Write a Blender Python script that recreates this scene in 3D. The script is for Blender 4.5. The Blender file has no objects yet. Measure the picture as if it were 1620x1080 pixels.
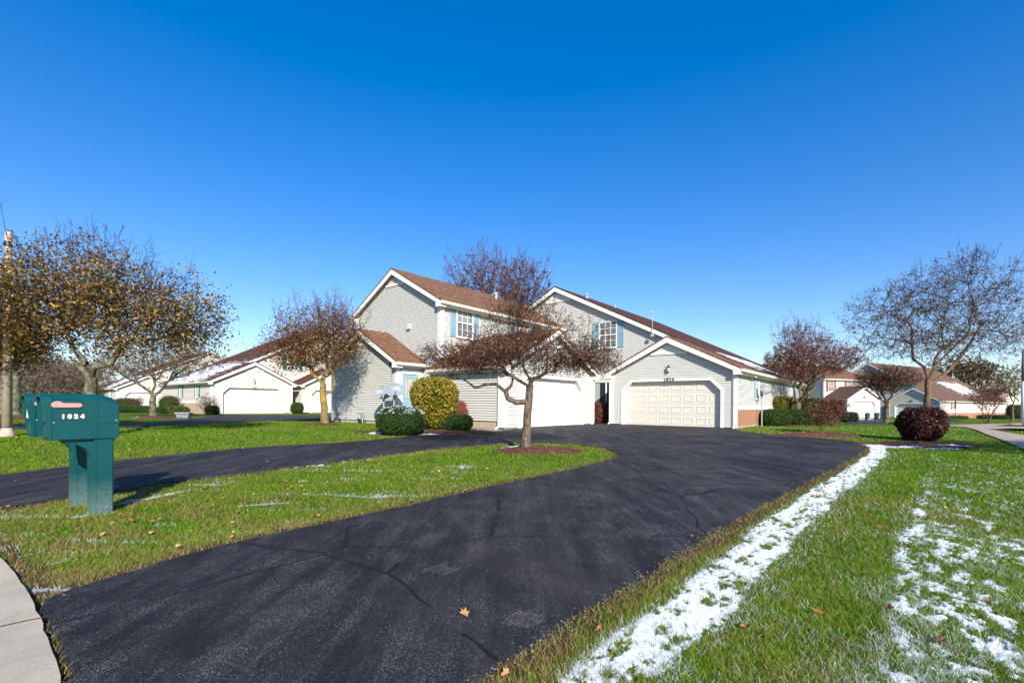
import bpy, bmesh, math, random
import numpy as np
from mathutils import Vector, Matrix
random.seed(7); RNG = np.random.default_rng(11)
SC = bpy.context.scene
COL = SC.collection
# ------------------------------------------------------------------ camera
CAMZ, FOC, PX0, PY0, ROLL = 1.30, 750.0, 810.0, 640.0, 0.008
cd = bpy.data.cameras.new("camera"); cam = bpy.data.objects.new("camera", cd); COL.objects.link(cam)
cd.sensor_width = 36; cd.lens = FOC / 1620 * 36; cd.shift_y = 100 / 1620
cd.clip_start = 0.05; cd.clip_end = 6000
cam.location = (0, 0, CAMZ)
cam.rotation_euler = (Matrix.Rotation(math.pi / 2, 3, 'X') @ Matrix.Rotation(ROLL, 3, 'Z')).to_euler()
SC.camera = cam
# ------------------------------------------------------------------ light
SUN_EL = math.radians(29); SUN_AZ = math.radians(164.3)      # clockwise from +Y
w = bpy.data.worlds.new("World"); SC.world = w; w.use_nodes = True
nt = w.node_tree; nt.nodes.clear()
sky = nt.nodes.new('ShaderNodeTexSky'); sky.sky_type = 'NISHITA'; sky.sun_disc = False
sky.sun_elevation = SUN_EL; sky.sun_rotation = SUN_AZ; sky.altitude = 300; sky.air_density = 1.0
sky.dust_density = 0.25; sky.ozone_density = 3.0
hs = nt.nodes.new('ShaderNodeHueSaturation'); hs.inputs['Saturation'].default_value = 1.41; hs.inputs['Value'].default_value = 1.03
hs.inputs['Hue'].default_value = 0.5185
bg = nt.nodes.new('ShaderNodeBackground'); bg.inputs['Strength'].default_value = 0.145
wo = nt.nodes.new('ShaderNodeOutputWorld')
nt.links.new(sky.outputs[0], hs.inputs['Color']); gm = nt.nodes.new('ShaderNodeGamma'); gm.inputs[1].default_value = 0.80; nt.links.new(hs.outputs[0], gm.inputs[0]); nt.links.new(gm.outputs[0], bg.inputs[0]); nt.links.new(bg.outputs[0], wo.inputs[0])
sd = bpy.data.lights.new("sun", 'SUN'); so = bpy.data.objects.new("sun", sd); COL.objects.link(so)
sd.energy = 4.6; sd.angle = math.radians(0.5); sd.color = (1.0, 0.94, 0.84)
tosun = Vector((math.sin(SUN_AZ) * math.cos(SUN_EL), math.cos(SUN_AZ) * math.cos(SUN_EL), math.sin(SUN_EL)))
so.rotation_euler = tosun.to_track_quat('Z', 'Y').to_euler(); so.location = (10, -20, 30)
SC.view_settings.view_transform = 'Standard'; SC.view_settings.look = 'None'
SC.view_settings.exposure = 0.90; SC.view_settings.gamma = 1
SC.cycles.max_bounces = 5; SC.cycles.diffuse_bounces = 3; SC.cycles.transparent_max_bounces = 6

# ------------------------------------------------------------------ terrain height
def sstep(a, b, x):
    t = np.clip((x - a) / (b - a), 0, 1); return t * t * (3 - 2 * t)
def G(x, y):
    base = 0.35 * np.clip((np.asarray(y, float) - 5) / 15, 0, 1)
    dip = 0.95 * sstep(16, 32, x) * sstep(27, 46, y) * (1 - 0.4 * sstep(56, 66, y))
    return base - dip
def g1(x, y): return float(G(x, y))
def at(px, py):
    dx, dy = (px - PX0) / FOC, -(py - PY0) / FOC
    X, Z = dx - dy * ROLL, dx * ROLL + dy
    y = 10.0
    for _ in range(40):
        y2 = (g1(X * y, y) - CAMZ) / min(Z, -1e-3); y = 0.5 * y + 0.5 * min(max(y2, 0.5), 140)
    return (X * y, y)
def col(px, Y): return ((px - PX0) / FOC * Y, Y)

# ------------------------------------------------------------------ noise
_T = RNG.random((256, 256))
def vnoise(x, y):
    x = np.asarray(x, float); y = np.asarray(y, float)
    xi, yi = np.floor(x).astype(int), np.floor(y).astype(int); fx, fy = x - xi, y - yi
    fx = fx * fx * (3 - 2 * fx); fy = fy * fy * (3 - 2 * fy)
    g = lambda a, b: _T[a & 255, b & 255]
    return (g(xi, yi) * (1 - fx) + g(xi + 1, yi) * fx) * (1 - fy) + (g(xi, yi + 1) * (1 - fx) + g(xi + 1, yi + 1) * fx) * fy
def fbm(x, y, o=4):
    s = 0; a = 0.5; n = 0
    for i in range(o):
        s = s + a * vnoise(x * 2 ** i + 17 * i, y * 2 ** i + 31 * i); n += a; a *= 0.55
    return s / n

# ------------------------------------------------------------------ materials
def newmat(name, rough=0.7, color=(.5, .5, .5), spec=0.3, metal=0.0):
    m = bpy.data.materials.new(name); m.use_nodes = True
    b = m.node_tree.nodes['Principled BSDF']
    b.inputs['Base Color'].default_value = (*color, 1); b.inputs['Roughness'].default_value = rough
    b.inputs['Specular IOR Level'].default_value = spec; b.inputs['Metallic'].default_value = metal
    return m
class NB:
    """tiny node builder"""
    def __init__(s, m): s.m = m; s.t = m.node_tree; s.b = s.t.nodes['Principled BSDF']
    def n(s, typ, **kw):
        nd = s.t.nodes.new(typ)
        for k, v in kw.items(): setattr(nd, k, v)
        return nd
    def l(s, a, b): s.t.links.new(a, b)
    def coord(s, kind='Object'): return s.n('ShaderNodeTexCoord').outputs[kind]
    def noise(s, vec, scale, detail=4, rough=0.6, dist=0.0):
        nd = s.n('ShaderNodeTexNoise'); nd.inputs['Scale'].default_value = scale
        nd.inputs['Detail'].default_value = detail; nd.inputs['Roughness'].default_value = rough
        nd.inputs['Distortion'].default_value = dist
        if vec is not None: s.l(vec, nd.inputs['Vector'])
        return nd.outputs['Fac']
    def ramp(s, fac, stops):
        r = s.n('ShaderNodeValToRGB'); e = r.color_ramp.elements
        while len(e) < len(stops): e.new(0.5)
        for i, (p, c) in enumerate(stops):
            e[i].position = p; e[i].color = (*c, 1) if len(c) == 3 else c
        s.l(fac, r.inputs[0]); return r.outputs[0]
    def mix(s, fac, a, b, mode='MIX'):
        nd = s.n('ShaderNodeMix', data_type='RGBA', blend_type=mode)
        for k, v in ((0, fac), (6, a), (7, b)):
            if hasattr(v, 'is_linked') or hasattr(v, 'links'): s.l(v, nd.inputs[k])
            else: nd.inputs[k].default_value = v if k == 0 else ((*v, 1) if len(v) == 3 else v)
        return nd.outputs[2]
    def math(s, op, a, b=None, clamp=False):
        nd = s.n('ShaderNodeMath', operation=op); nd.use_clamp = clamp
        for k, v in ((0, a), (1, b)):
            if v is None: continue
            if hasattr(v, 'links'): s.l(v, nd.inputs[k])
            else: nd.inputs[k].default_value = v
        return nd.outputs[0]
    def bump(s, h, strength=0.3, dist=0.02):
        nd = s.n('ShaderNodeBump'); nd.inputs['Strength'].default_value = strength; nd.inputs['Distance'].default_value = dist
        s.l(h, nd.inputs['Height']); s.l(nd.outputs[0], s.b.inputs['Normal'])
    def color(s, c): s.l(c, s.b.inputs['Base Color'])
    def attr(s, name):
        nd = s.n('ShaderNodeAttribute'); nd.attribute_name = name; return nd

def mottled(name, c1, c2, scale=3, rough=0.7, spec=0.3, bump=0.0, bscale=None):
    m = newmat(name, rough, c1, spec); N = NB(m); co = N.coord()
    N.color(N.ramp(N.noise(co, scale, 5), [(0.3, c1), (0.7, c2)]))
    if bump: N.bump(N.noise(co, bscale or scale * 6, 4), bump, 0.02)
    return m
def attrmat(name, rough=0.6, spec=0.25, trans=0.0):
    m = newmat(name, rough, spec=spec); N = NB(m); a = N.attr('Col'); N.color(a.outputs['Color'])
    if trans:
        tb = N.n('ShaderNodeBsdfTranslucent'); N.l(a.outputs['Color'], tb.inputs[0])
        mx = N.n('ShaderNodeMixShader'); mx.inputs[0].default_value = trans
        out = [x for x in m.node_tree.nodes if x.type == 'OUTPUT_MATERIAL'][0]
        N.l(N.b.outputs[0], mx.inputs[1]); N.l(tb.outputs[0], mx.inputs[2]); N.l(mx.outputs[0], out.inputs[0])
    return m
M = {}
M['leaf'] = attrmat('leaf', 0.5, 0.35, 0.3)
M['blade'] = attrmat('blade', 0.6, 0.10, 0.35)
def siding_mat(name, c):
    m = newmat(name, 0.55, c, 0.35); N = NB(m); co = N.coord()
    d = tuple(x * 0.86 for x in c)
    N.color(N.mix(N.noise(co, 0.9, 6), c, d)); return m
M['siding'] = siding_mat('grey_vinyl', (0.53, 0.525, 0.48))
M['siding_cream'] = siding_mat('cream_vinyl', (0.66, 0.60, 0.52))
M['siding_beige'] = siding_mat('beige_vinyl', (0.60, 0.54, 0.45))
M['trim'] = mottled('white_trim', (0.78, 0.76, 0.72), (0.70, 0.68, 0.63), 1.5, 0.5)
M['gutter'] = mottled('cream_gutter', (0.62, 0.58, 0.48), (0.50, 0.46, 0.38), 2.5, 0.45)
M['gdoor'] = mottled('almond_door', (0.60, 0.57, 0.495), (0.56, 0.53, 0.46), 1.2, 0.5)
M['gdoor_white'] = mottled('white_door', (0.72, 0.70, 0.65), (0.66, 0.64, 0.59), 1.2, 0.5)
M['found'] = mottled('concrete_foundation', (0.45, 0.38, 0.28), (0.33, 0.28, 0.21), 4, 0.9, 0.1, 0.4, 40)
M['concrete'] = None
M['blue'] = mottled('light_blue_paint', (0.24, 0.37, 0.44), (0.20, 0.32, 0.39), 3, 0.5)
M['teal'] = mottled('teal_paint', (0.03, 0.22, 0.19), (0.02, 0.17, 0.15), 3, 0.5)
M['redp'] = mottled('dull_red_paint', (0.28, 0.06, 0.05), (0.22, 0.05, 0.04), 3, 0.5)
M['black'] = newmat('black_iron', 0.4, (0.015, 0.015, 0.017), 0.5)
M['glass'] = newmat('window_glass', 0.04, (0.02, 0.028, 0.035), 0.8)
M['lampglass'] = newmat('lantern_glass', 0.15, (0.45, 0.45, 0.42), 0.6)
M['steel'] = mottled('galvanised_steel', (0.38, 0.40, 0.42), (0.28, 0.30, 0.32), 8, 0.4, 0.5)
M['dish'] = mottled('dish_grey', (0.22, 0.245, 0.27), (0.18, 0.20, 0.225), 3, 0.45)
M['blind'] = newmat('blind', 0.7, (0.6, 0.6, 0.56), 0.2)
def m_blinds():
    m = newmat('glass_over_blinds', 0.06, spec=0.8); N = NB(m); co = N.coord()
    sp = N.n('ShaderNodeSeparateXYZ'); N.l(co, sp.inputs[0])
    s = N.math('SINE', N.math('MULTIPLY', sp.outputs[2], 120.0))
    N.color(N.ramp(N.math('MULTIPLY_ADD', s, 0.5), [(0.2, (0.07, 0.08, 0.09)), (0.6, (0.20, 0.22, 0.22))])); return m
M['blinds'] = m_blinds()
def m_shingle(axis, c1, c2, c3, name, snow=None):
    m = newmat(name, 0.9, c1, 0.12); N = NB(m); co = N.coord()
    sp = N.n('ShaderNodeSeparateXYZ'); N.l(co, sp.inputs[0]); cb = N.n('ShaderNodeCombineXYZ')
    a, b = (0, 1) if axis == 'x' else (1, 0)
    N.l(sp.outputs[a], cb.inputs[0]); N.l(N.math('MULTIPLY', sp.outputs[b], 1.12), cb.inputs[1])
    br = N.n('ShaderNodeTexBrick'); N.l(cb.outputs[0], br.inputs['Vector'])
    br.inputs['Scale'].default_value = 1; br.inputs['Brick Width'].default_value = 0.31; br.inputs['Row Height'].default_value = 0.145
    br.inputs['Mortar Size'].default_value = 0.012; br.inputs['Mortar Smooth'].default_value = 0.3; br.inputs['Bias'].default_value = 0.0
    br.inputs['Color1'].default_value = (*c1, 1); br.inputs['Color2'].default_value = (*c2, 1)
    br.inputs['Mortar'].default_value = (*[x * 0.35 for x in c2], 1); br.offset = 0.45
    c = N.mix(N.ramp(N.noise(cb.outputs[0], 1.7, 6, 0.7), [(0.35, (0, 0, 0)), (0.7, (1, 1, 1))]), br.outputs[0], c3)
    c = N.mix(N.ramp(N.noise(co, 7, 7, 0.8), [(0.42, (0, 0, 0)), (0.6, (1, 1, 1))]), c, N.mix(1.0, c, (0.58, 0.55, 0.52), 'MULTIPLY'))
    c = N.mix(N.noise(co, 60, 2), c, N.mix(1.0, c, (0.6, 0.6, 0.6), 'MULTIPLY'))
    if snow:
        cx, cy, rx, ry = snow
        dx = N.math('DIVIDE', N.math('ABSOLUTE', N.math('SUBTRACT', sp.outputs[0], cx)), rx)
        dy = N.math('DIVIDE', N.math('ABSOLUTE', N.math('SUBTRACT', sp.outputs[1], cy)), ry)
        d = N.math('SUBTRACT', 1.0, N.math('MAXIMUM', dx, dy))
        st = N.n('ShaderNodeMapping'); N.l(co, st.inputs[0]); st.inputs['Scale'].default_value = (2.4, 0.5, 1) if axis == 'y' else (0.5, 2.4, 1)
        n1 = N.math('SUBTRACT', N.noise(st.outputs[0], 1.6, 5, 0.75), 0.5)
        k = N.ramp(N.math('ADD', N.math('MULTIPLY', d, 0.8), N.math('MULTIPLY', n1, 1.8)), [(0.34, (0, 0, 0)), (0.5, (1, 1, 1))])
        c = N.mix(k, c, (0.72, 0.74, 0.80))
    N.color(c); N.bump(br.outputs['Fac'], -0.5, 0.02); return m
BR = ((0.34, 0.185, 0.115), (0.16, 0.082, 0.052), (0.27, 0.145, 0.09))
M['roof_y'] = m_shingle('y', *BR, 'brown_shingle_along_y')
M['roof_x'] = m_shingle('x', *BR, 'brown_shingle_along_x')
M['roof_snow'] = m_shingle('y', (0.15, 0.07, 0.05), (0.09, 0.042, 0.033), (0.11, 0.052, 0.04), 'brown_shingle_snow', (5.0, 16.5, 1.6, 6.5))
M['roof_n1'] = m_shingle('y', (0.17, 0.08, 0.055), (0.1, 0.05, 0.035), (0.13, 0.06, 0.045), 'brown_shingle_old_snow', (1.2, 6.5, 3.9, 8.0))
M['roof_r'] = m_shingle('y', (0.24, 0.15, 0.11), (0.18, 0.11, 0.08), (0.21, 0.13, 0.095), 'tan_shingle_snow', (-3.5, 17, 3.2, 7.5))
M['roof_r1'] = m_shingle('y', (0.19, 0.12, 0.09), (0.13, 0.08, 0.06), (0.16, 0.10, 0.075), 'tan_shingle_snow_small', (1.6, 3.0, 1.7, 2.6))
def m_brick(name, c1, c2):
    m = newmat(name, 0.85, c1, 0.15); N = NB(m); co = N.coord()
    sp = N.n('ShaderNodeSeparateXYZ'); N.l(co, sp.inputs[0]); cb = N.n('ShaderNodeCombineXYZ')
    N.l(N.math('ADD', sp.outputs[0], sp.outputs[1]), cb.inputs[0]); N.l(sp.outputs[2], cb.inputs[1])
    br = N.n('ShaderNodeTexBrick'); N.l(cb.outputs[0], br.inputs['Vector']); br.inputs['Scale'].default_value = 1
    br.inputs['Brick Width'].default_value = 0.21; br.inputs['Row Height'].default_value = 0.075; br.inputs['Mortar Size'].default_value = 0.008
    br.inputs['Color1'].default_value = (*c1, 1); br.inputs['Color2'].default_value = (*c2, 1); br.inputs['Mortar'].default_value = (0.36, 0.29, 0.22, 1)
    N.color(br.outputs[0]); N.bump(br.outputs['Fac'], -0.4, 0.01); return m
M['brick'] = m_brick('orange_brick', (0.36, 0.14, 0.07), (0.28, 0.10, 0.05))
M['brick_tan'] = m_brick('tan_brick', (0.50, 0.38, 0.26), (0.44, 0.33, 0.22))
def m_bark(name, c1, c2, c3=None):
    m = newmat(name, 0.9, c1, 0.1); N = NB(m); co = N.coord()
    mp = N.n('ShaderNodeMapping'); N.l(co, mp.inputs[0]); mp.inputs['Scale'].default_value = (1, 1, 0.22)
    f = N.noise(mp.outputs[0], 26, 5, 0.75)
    c = N.ramp(f, [(0.36, c1), (0.62, c2)])
    if c3: c = N.mix(N.ramp(N.noise(co, 4.5, 4), [(0.47, (0, 0, 0)), (0.6, (1, 1, 1))]), c, c3)
    N.color(c); N.bump(f, 0.9, 0.03); return m
M['bark'] = m_bark('grey_brown_bark', (0.035, 0.026, 0.02), (0.21, 0.155, 0.115))
M['bark_lichen'] = m_bark('lichen_bark', (0.035, 0.03, 0.022), (0.14, 0.125, 0.09), (0.18, 0.18, 0.11))
M['bark_yellow'] = m_bark('yellow_lichen_bark', (0.08, 0.06, 0.035), (0.24, 0.19, 0.10), (0.32, 0.20, 0.035))
M['bark_birch'] = m_bark('tan_peeling_bark', (0.045, 0.03, 0.022), (0.23, 0.15, 0.10), (0.08, 0.052, 0.036))
M['twig'] = m_bark('purple_brown_twigs', (0.028, 0.018, 0.015), (0.085, 0.052, 0.042))
M['twig_grey'] = m_bark('grey_twigs', (0.09, 0.075, 0.06), (0.20, 0.16, 0.13))
M['twig_red'] = m_bark('red_brown_twigs', (0.055, 0.024, 0.02), (0.14, 0.07, 0.052))

# ------------------------------------------------------------------ object helpers
def tag(o, label=None, cat=None, group=None, kind=None):
    if label: o['label'] = label
    if cat: o['category'] = cat
    if group: o['group'] = group
    if kind: o['kind'] = kind
    return o
def link(o, parent=None):
    COL.objects.link(o)
    if parent is not None: o.parent = parent
    return o
def empty(name, loc, rz, label, cat, group=None):
    o = bpy.data.objects.new(name, None); o.location = loc; o.rotation_euler = (0, 0, rz); o.empty_display_size = 0.3
    COL.objects.link(o); return tag(o, label, cat, group)
def npmesh(name, V, F, mat, parent=None, cols=None, smooth=False):
    """V (n,3); F (m,k) equal-size faces; cols (n,3) point colours"""
    V = np.ascontiguousarray(V, np.float32); F = np.ascontiguousarray(F, np.int32)
    me = bpy.data.meshes.new(name); k = F.shape[1]
    me.vertices.add(len(V)); me.vertices.foreach_set('co', V.ravel())
    me.loops.add(F.size); me.loops.foreach_set('vertex_index', F.ravel())
    me.polygons.add(len(F)); me.polygons.foreach_set('loop_start', np.arange(0, F.size, k, dtype=np.int32))
    try: me.polygons.foreach_set('loop_total', np.full(len(F), k, np.int32))
    except Exception: pass
    if smooth: me.polygons.foreach_set('use_smooth', np.ones(len(F), bool))
    me.update(calc_edges=True)
    if cols is not None:
        a = me.color_attributes.new('Col', 'FLOAT_COLOR', 'POINT')
        c = np.ones((len(V), 4), np.float32); c[:, :3] = cols; a.data.foreach_set('color', c.ravel())
    me.materials.append(mat)
    o = bpy.data.objects.new(name, me); return link(o, parent)
class MB:
    """collects solids in a wall frame: u along U, n outwards along N, z up"""
    def __init__(s, O=(0, 0), U=(1, 0), N=(0, -1), mir=1): s.v = []; s.f = []; s.frame(O, U, N); s.mir = mir
    def frame(s, O, U, N): s.O, s.U, s.N = O, U, N; return s
    def p(s, u, n, z): return (s.O[0] + u * s.U[0] + n * s.N[0], s.O[1] + u * s.U[1] + n * s.N[1], z)
    def add(s, vs, fs):
        b = len(s.v); s.v += list(vs); s.f += [tuple(b + i for i in f) for f in fs]; return s
    def box(s, u0, u1, n0, n1, z0, z1):
        vs = [s.p(u, n, z) for z in (z0, z1) for n in (n0, n1) for u in (u0, u1)]
        return s.add(vs, [(0, 1, 3, 2), (4, 6, 7, 5), (0, 4, 5, 1), (2, 3, 7, 6), (0, 2, 6, 4), (1, 5, 7, 3)])
    def prism(s, poly, n0, n1):
        k = len(poly); vs = [s.p(u, n0, z) for u, z in poly] + [s.p(u, n1, z) for u, z in poly]
        fs = [tuple(range(k)), tuple(range(2 * k - 1, k - 1, -1))] + [(i, i + k, (i + 1) % k + k, (i + 1) % k) for i in range(k)]
        return s.add(vs, fs)
    def ring(s, outer, inner, n0, n1):
        k = len(outer); P = [s.p(u, n, z) for n in (n0, n1) for L in (outer, inner) for u, z in L]
        fs = []
        for i in range(k):
            j = (i + 1) % k
            fs += [(i, j, k + j, k + i), (2 * k + i, 3 * k + i, 3 * k + j, 2 * k + j), (i, 2 * k + i, 2 * k + j, j), (k + i, k + j, 3 * k + j, 3 * k + i)]
        return s.add(P, fs)
    def strip(s, a0, a1, b0, b1, n0, n1, up=0.0):
        """board between points a (u,z) and b (u,z) with given depth below: quad a0-b0 top, a1-b1 bottom"""
        return s.prism([a0, b0, b1, a1], n0, n1)
    def quad3(s, P, th):
        """slab: 4 points top surface, thickness downwards"""
        vs = [tuple(p) for p in P] + [(p[0], p[1], p[2] - th) for p in P]
        return s.add(vs, [(0, 1, 2, 3), (7, 6, 5, 4), (0, 4, 5, 1), (1, 5, 6, 2), (2, 6, 7, 3), (3, 7, 4, 0)])
    def cyl(s, a, b, r0, r1=None, k=10):
        r1 = r0 if r1 is None else r1; a = Vector(a); b = Vector(b); d = (b - a).normalized()
        x = d.orthogonal().normalized(); y = d.cross(x)
        vs = [tuple(c + (x * math.cos(t) + y * math.sin(t)) * r) for c, r in ((a, r0), (b, r1)) for t in [2 * math.pi * i / k for i in range(k)]]
        return s.add(vs, [tuple(range(k))[::-1], tuple(range(k, 2 * k))] + [(i, (i + 1) % k, (i + 1) % k + k, i + k) for i in range(k)])
    def lathe(s, c, prof, k=16):
        vs = [(c[0] + r * math.cos(2 * math.pi * i / k), c[1] + r * math.sin(2 * math.pi * i / k), c[2] + z) for r, z in prof for i in range(k)]
        n = len(prof); fs = [(j * k + i, j * k + (i + 1) % k, (j + 1) * k + (i + 1) % k, (j + 1) * k + i) for j in range(n - 1) for i in range(k)]
        fs += [tuple(range(k))[::-1], tuple(range((n - 1) * k, n * k))]
        return s.add(vs, fs)
    def build(s, name, mat, parent=None, bevel=0.0, smooth=False):
        me = bpy.data.meshes.new(name)
        me.from_pydata([(x * s.mir, y, z) for x, y, z in s.v], [], s.f)
        bm = bmesh.new(); bm.from_mesh(me)
        bmesh.ops.recalc_face_normals(bm, faces=bm.faces)
        if bevel: bmesh.ops.bevel(bm, geom=[e for e in bm.edges], offset=bevel, segments=2, affect='EDGES', clamp_overlap=True)
        bm.to_mesh(me); bm.free(); me.materials.append(mat)
        if smooth: me.polygons.foreach_set('use_smooth', np.ones(len(me.polygons), bool))
        return link(bpy.data.objects.new(name, me), parent)
def text(name, body, size, mat, parent, loc, rot, ext=0.006, bold=0.0):
    c = bpy.data.curves.new(name, 'FONT'); c.body = body; c.size = size; c.extrude = ext; c.offset = bold
    c.space_character = 1.0 + (.22 if ext > .01 else 0); c.align_x = 'CENTER'; c.align_y = 'CENTER'; c.materials.append(mat)
    t = bpy.data.objects.new(name, c); COL.objects.link(t); bpy.context.view_layer.update()
    me = bpy.data.meshes.new_from_object(t.evaluated_get(bpy.context.evaluated_depsgraph_get())); me.name = name
    bpy.data.objects.remove(t); o = bpy.data.objects.new(name, me); o.location = loc; o.rotation_euler = rot; return link(o, parent)

# ------------------------------------------------------------------ ground outlines (from the photograph, projected on the terrain)
def smooth_poly(P, it=2, closed=True):
    P = np.array(P, float)
    for _ in range(it):
        if closed: Q = np.roll(P, -1, 0); P = np.stack([P * .75 + Q * .25, P * .25 + Q * .75], 1).reshape(-1, 2)
        else:
            Q = P[1:]; R = P[:-1]; I = np.stack([R * .75 + Q * .25, R * .25 + Q * .75], 1).reshape(-1, 2); P = np.vstack([P[:1], I, P[-1:]])
    return P
def world(pxs): return np.array([at(*p) for p in pxs])
right_edge_px = [(1372, 703), (1366, 714), (1350, 724), (1322, 740), (1280, 762), (1200, 803), (1100, 862), (1000, 925), (900, 985), (820, 1040), (740, 1092), (640, 1170)]
left_edge_px = [(60, 958), (130, 928), (245, 897), (340, 867), (500, 833), (600, 812), (700, 789), (800, 766), (880, 749), (945, 734), (983, 724)]
tip_px = [(975, 716), (950, 707), (900, 702), (830, 700)]
isl_top_px = [(760, 704), (680, 711), (600, 721), (470, 739), (340, 755), (270, 763), (200, 775), (100, 791), (0, 806), (-160, 832)]
far_b_px = [(-160, 772), (0, 753), (100, 740), (190, 729), (270, 721), (400, 708), (560, 700), (640, 691), (700, 686), (750, 682), (800, 677)]
apron_px = [(818, 673), (928, 668), (985, 668), (1152, 674), (1160, 680), (1200, 686), (1255, 690), (1300, 694), (1345, 698)]
street_px = [(500, 1300), (140, 1220), (112, 1110), (108, 1062), (92, 1010), (72, 975)]
RE = world(right_edge_px); LE = world(left_edge_px)
main_poly = np.vstack([RE, world(street_px), LE, world(tip_px), world(isl_top_px), world(far_b_px), world(apron_px)])
def densify(P, step=0.12, jit=0.012, closed=True):
    out = []; n = len(P)
    for i in range(n if closed else n - 1):
        a, b = P[i], P[(i + 1) % n]; L = np.hypot(*(b - a)); k = max(1, int(L / step))
        for j in range(min(k, 60)):
            p = a + (b - a) * j / min(k, 60); out.append(p)
    out = np.array(out); s = 9.0
    out[:, 0] += (vnoise(out[:, 0] * s, out[:, 1] * s) - .5) * jit * 2; out[:, 1] += (vnoise(out[:, 0] * s + 50, out[:, 1] * s) - .5) * jit * 2
    return out
main_poly = densify(smooth_poly(main_poly, 1), 0.1, 0.03)
neigh_px = [(-60, 673), (0, 671.5), (190, 671), (250, 668), (300, 663), (330, 659.5), (345, 657.5), (470, 657), (530, 657.5), (530, 662), (480, 664.5), (420, 666), (330, 670), (262, 673), (190, 677), (0, 679.5), (-60, 681)]
neigh_poly = densify(world(neigh_px), 0.4, 0.02)
kerb_px = [(-10, 878), (22, 910), (45, 945), (62, 985), (80, 1030), (96, 1080), (110, 1150), (130, 1260), (-400, 1260), (-300, 1000), (-200, 900), (-90, 840)]
kerb_poly = densify(smooth_poly(world(kerb_px), 1), 0.1, 0.006)
walk_px = [(1470, 673.5), (1500, 674.5), (1530, 677), (1560, 688), (1590, 699), (1625, 714), (1700, 745), (1760, 745), (1690, 703), (1625, 691), (1585, 684), (1563, 680.5), (1600, 679), (1700, 681), (1700, 676), (1608, 675.5), (1570, 675), (1600, 672.5), (1700, 670), (1700, 667.5), (1600, 670), (1560, 671.8), (1510, 673)]
walk_poly = densify(world(walk_px), 0.5, 0.01)
rdrive_px = [(1338, 671.5), (1352, 665), (1352, 659.5), (1395, 659.5), (1400, 665), (1395, 671.8)]
rdrive_poly = densify(world(rdrive_px), 0.5, 0.02)
r2drive_px = [(1405, 670), (1425, 663), (1490, 662), (1505, 666), (1490, 672), (1440, 674)]
r2drive_poly = densify(world(r2drive_px), 0.5, 0.02)
def inpoly(x, y, P):
    r = np.zeros(len(x), bool); n = len(P); j = n - 1
    bx0, by0 = P.min(0); bx1, by1 = P.max(0); idx = np.where((x > bx0) & (x < bx1) & (y > by0) & (y < by1))[0]
    xs, ys = x[idx], y[idx]; rr = np.zeros(len(idx), bool)
    for i in range(n):
        xi, yi, xj, yj = P[i][0], P[i][1], P[j][0], P[j][1]
        if yi != yj:
            c = ((yi > ys) != (yj > ys)) & (xs < (xj - xi) * (ys - yi) / (yj - yi) + xi); rr ^= c
        j = i
    r[idx] = rr; return r
def distline(x, y, P, closed=True):
    d = np.full(len(x), 1e9); n = len(P)
    for i in range(n if closed else n - 1):
        a, b = P[i], P[(i + 1) % n]; v = b - a; L2 = v @ v + 1e-12
        t = np.clip(((x - a[0]) * v[0] + (y - a[1]) * v[1]) / L2, 0, 1)
        d = np.minimum(d, np.hypot(x - a[0] - t * v[0], y - a[1] - t * v[1]))
    return d
coarse_main = smooth_poly(np.vstack([RE, world(street_px), LE, world(tip_px), world(isl_top_px), world(far_b_px), world(apron_px)]), 1)
REs = smooth_poly(RE, 2, False)

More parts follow.
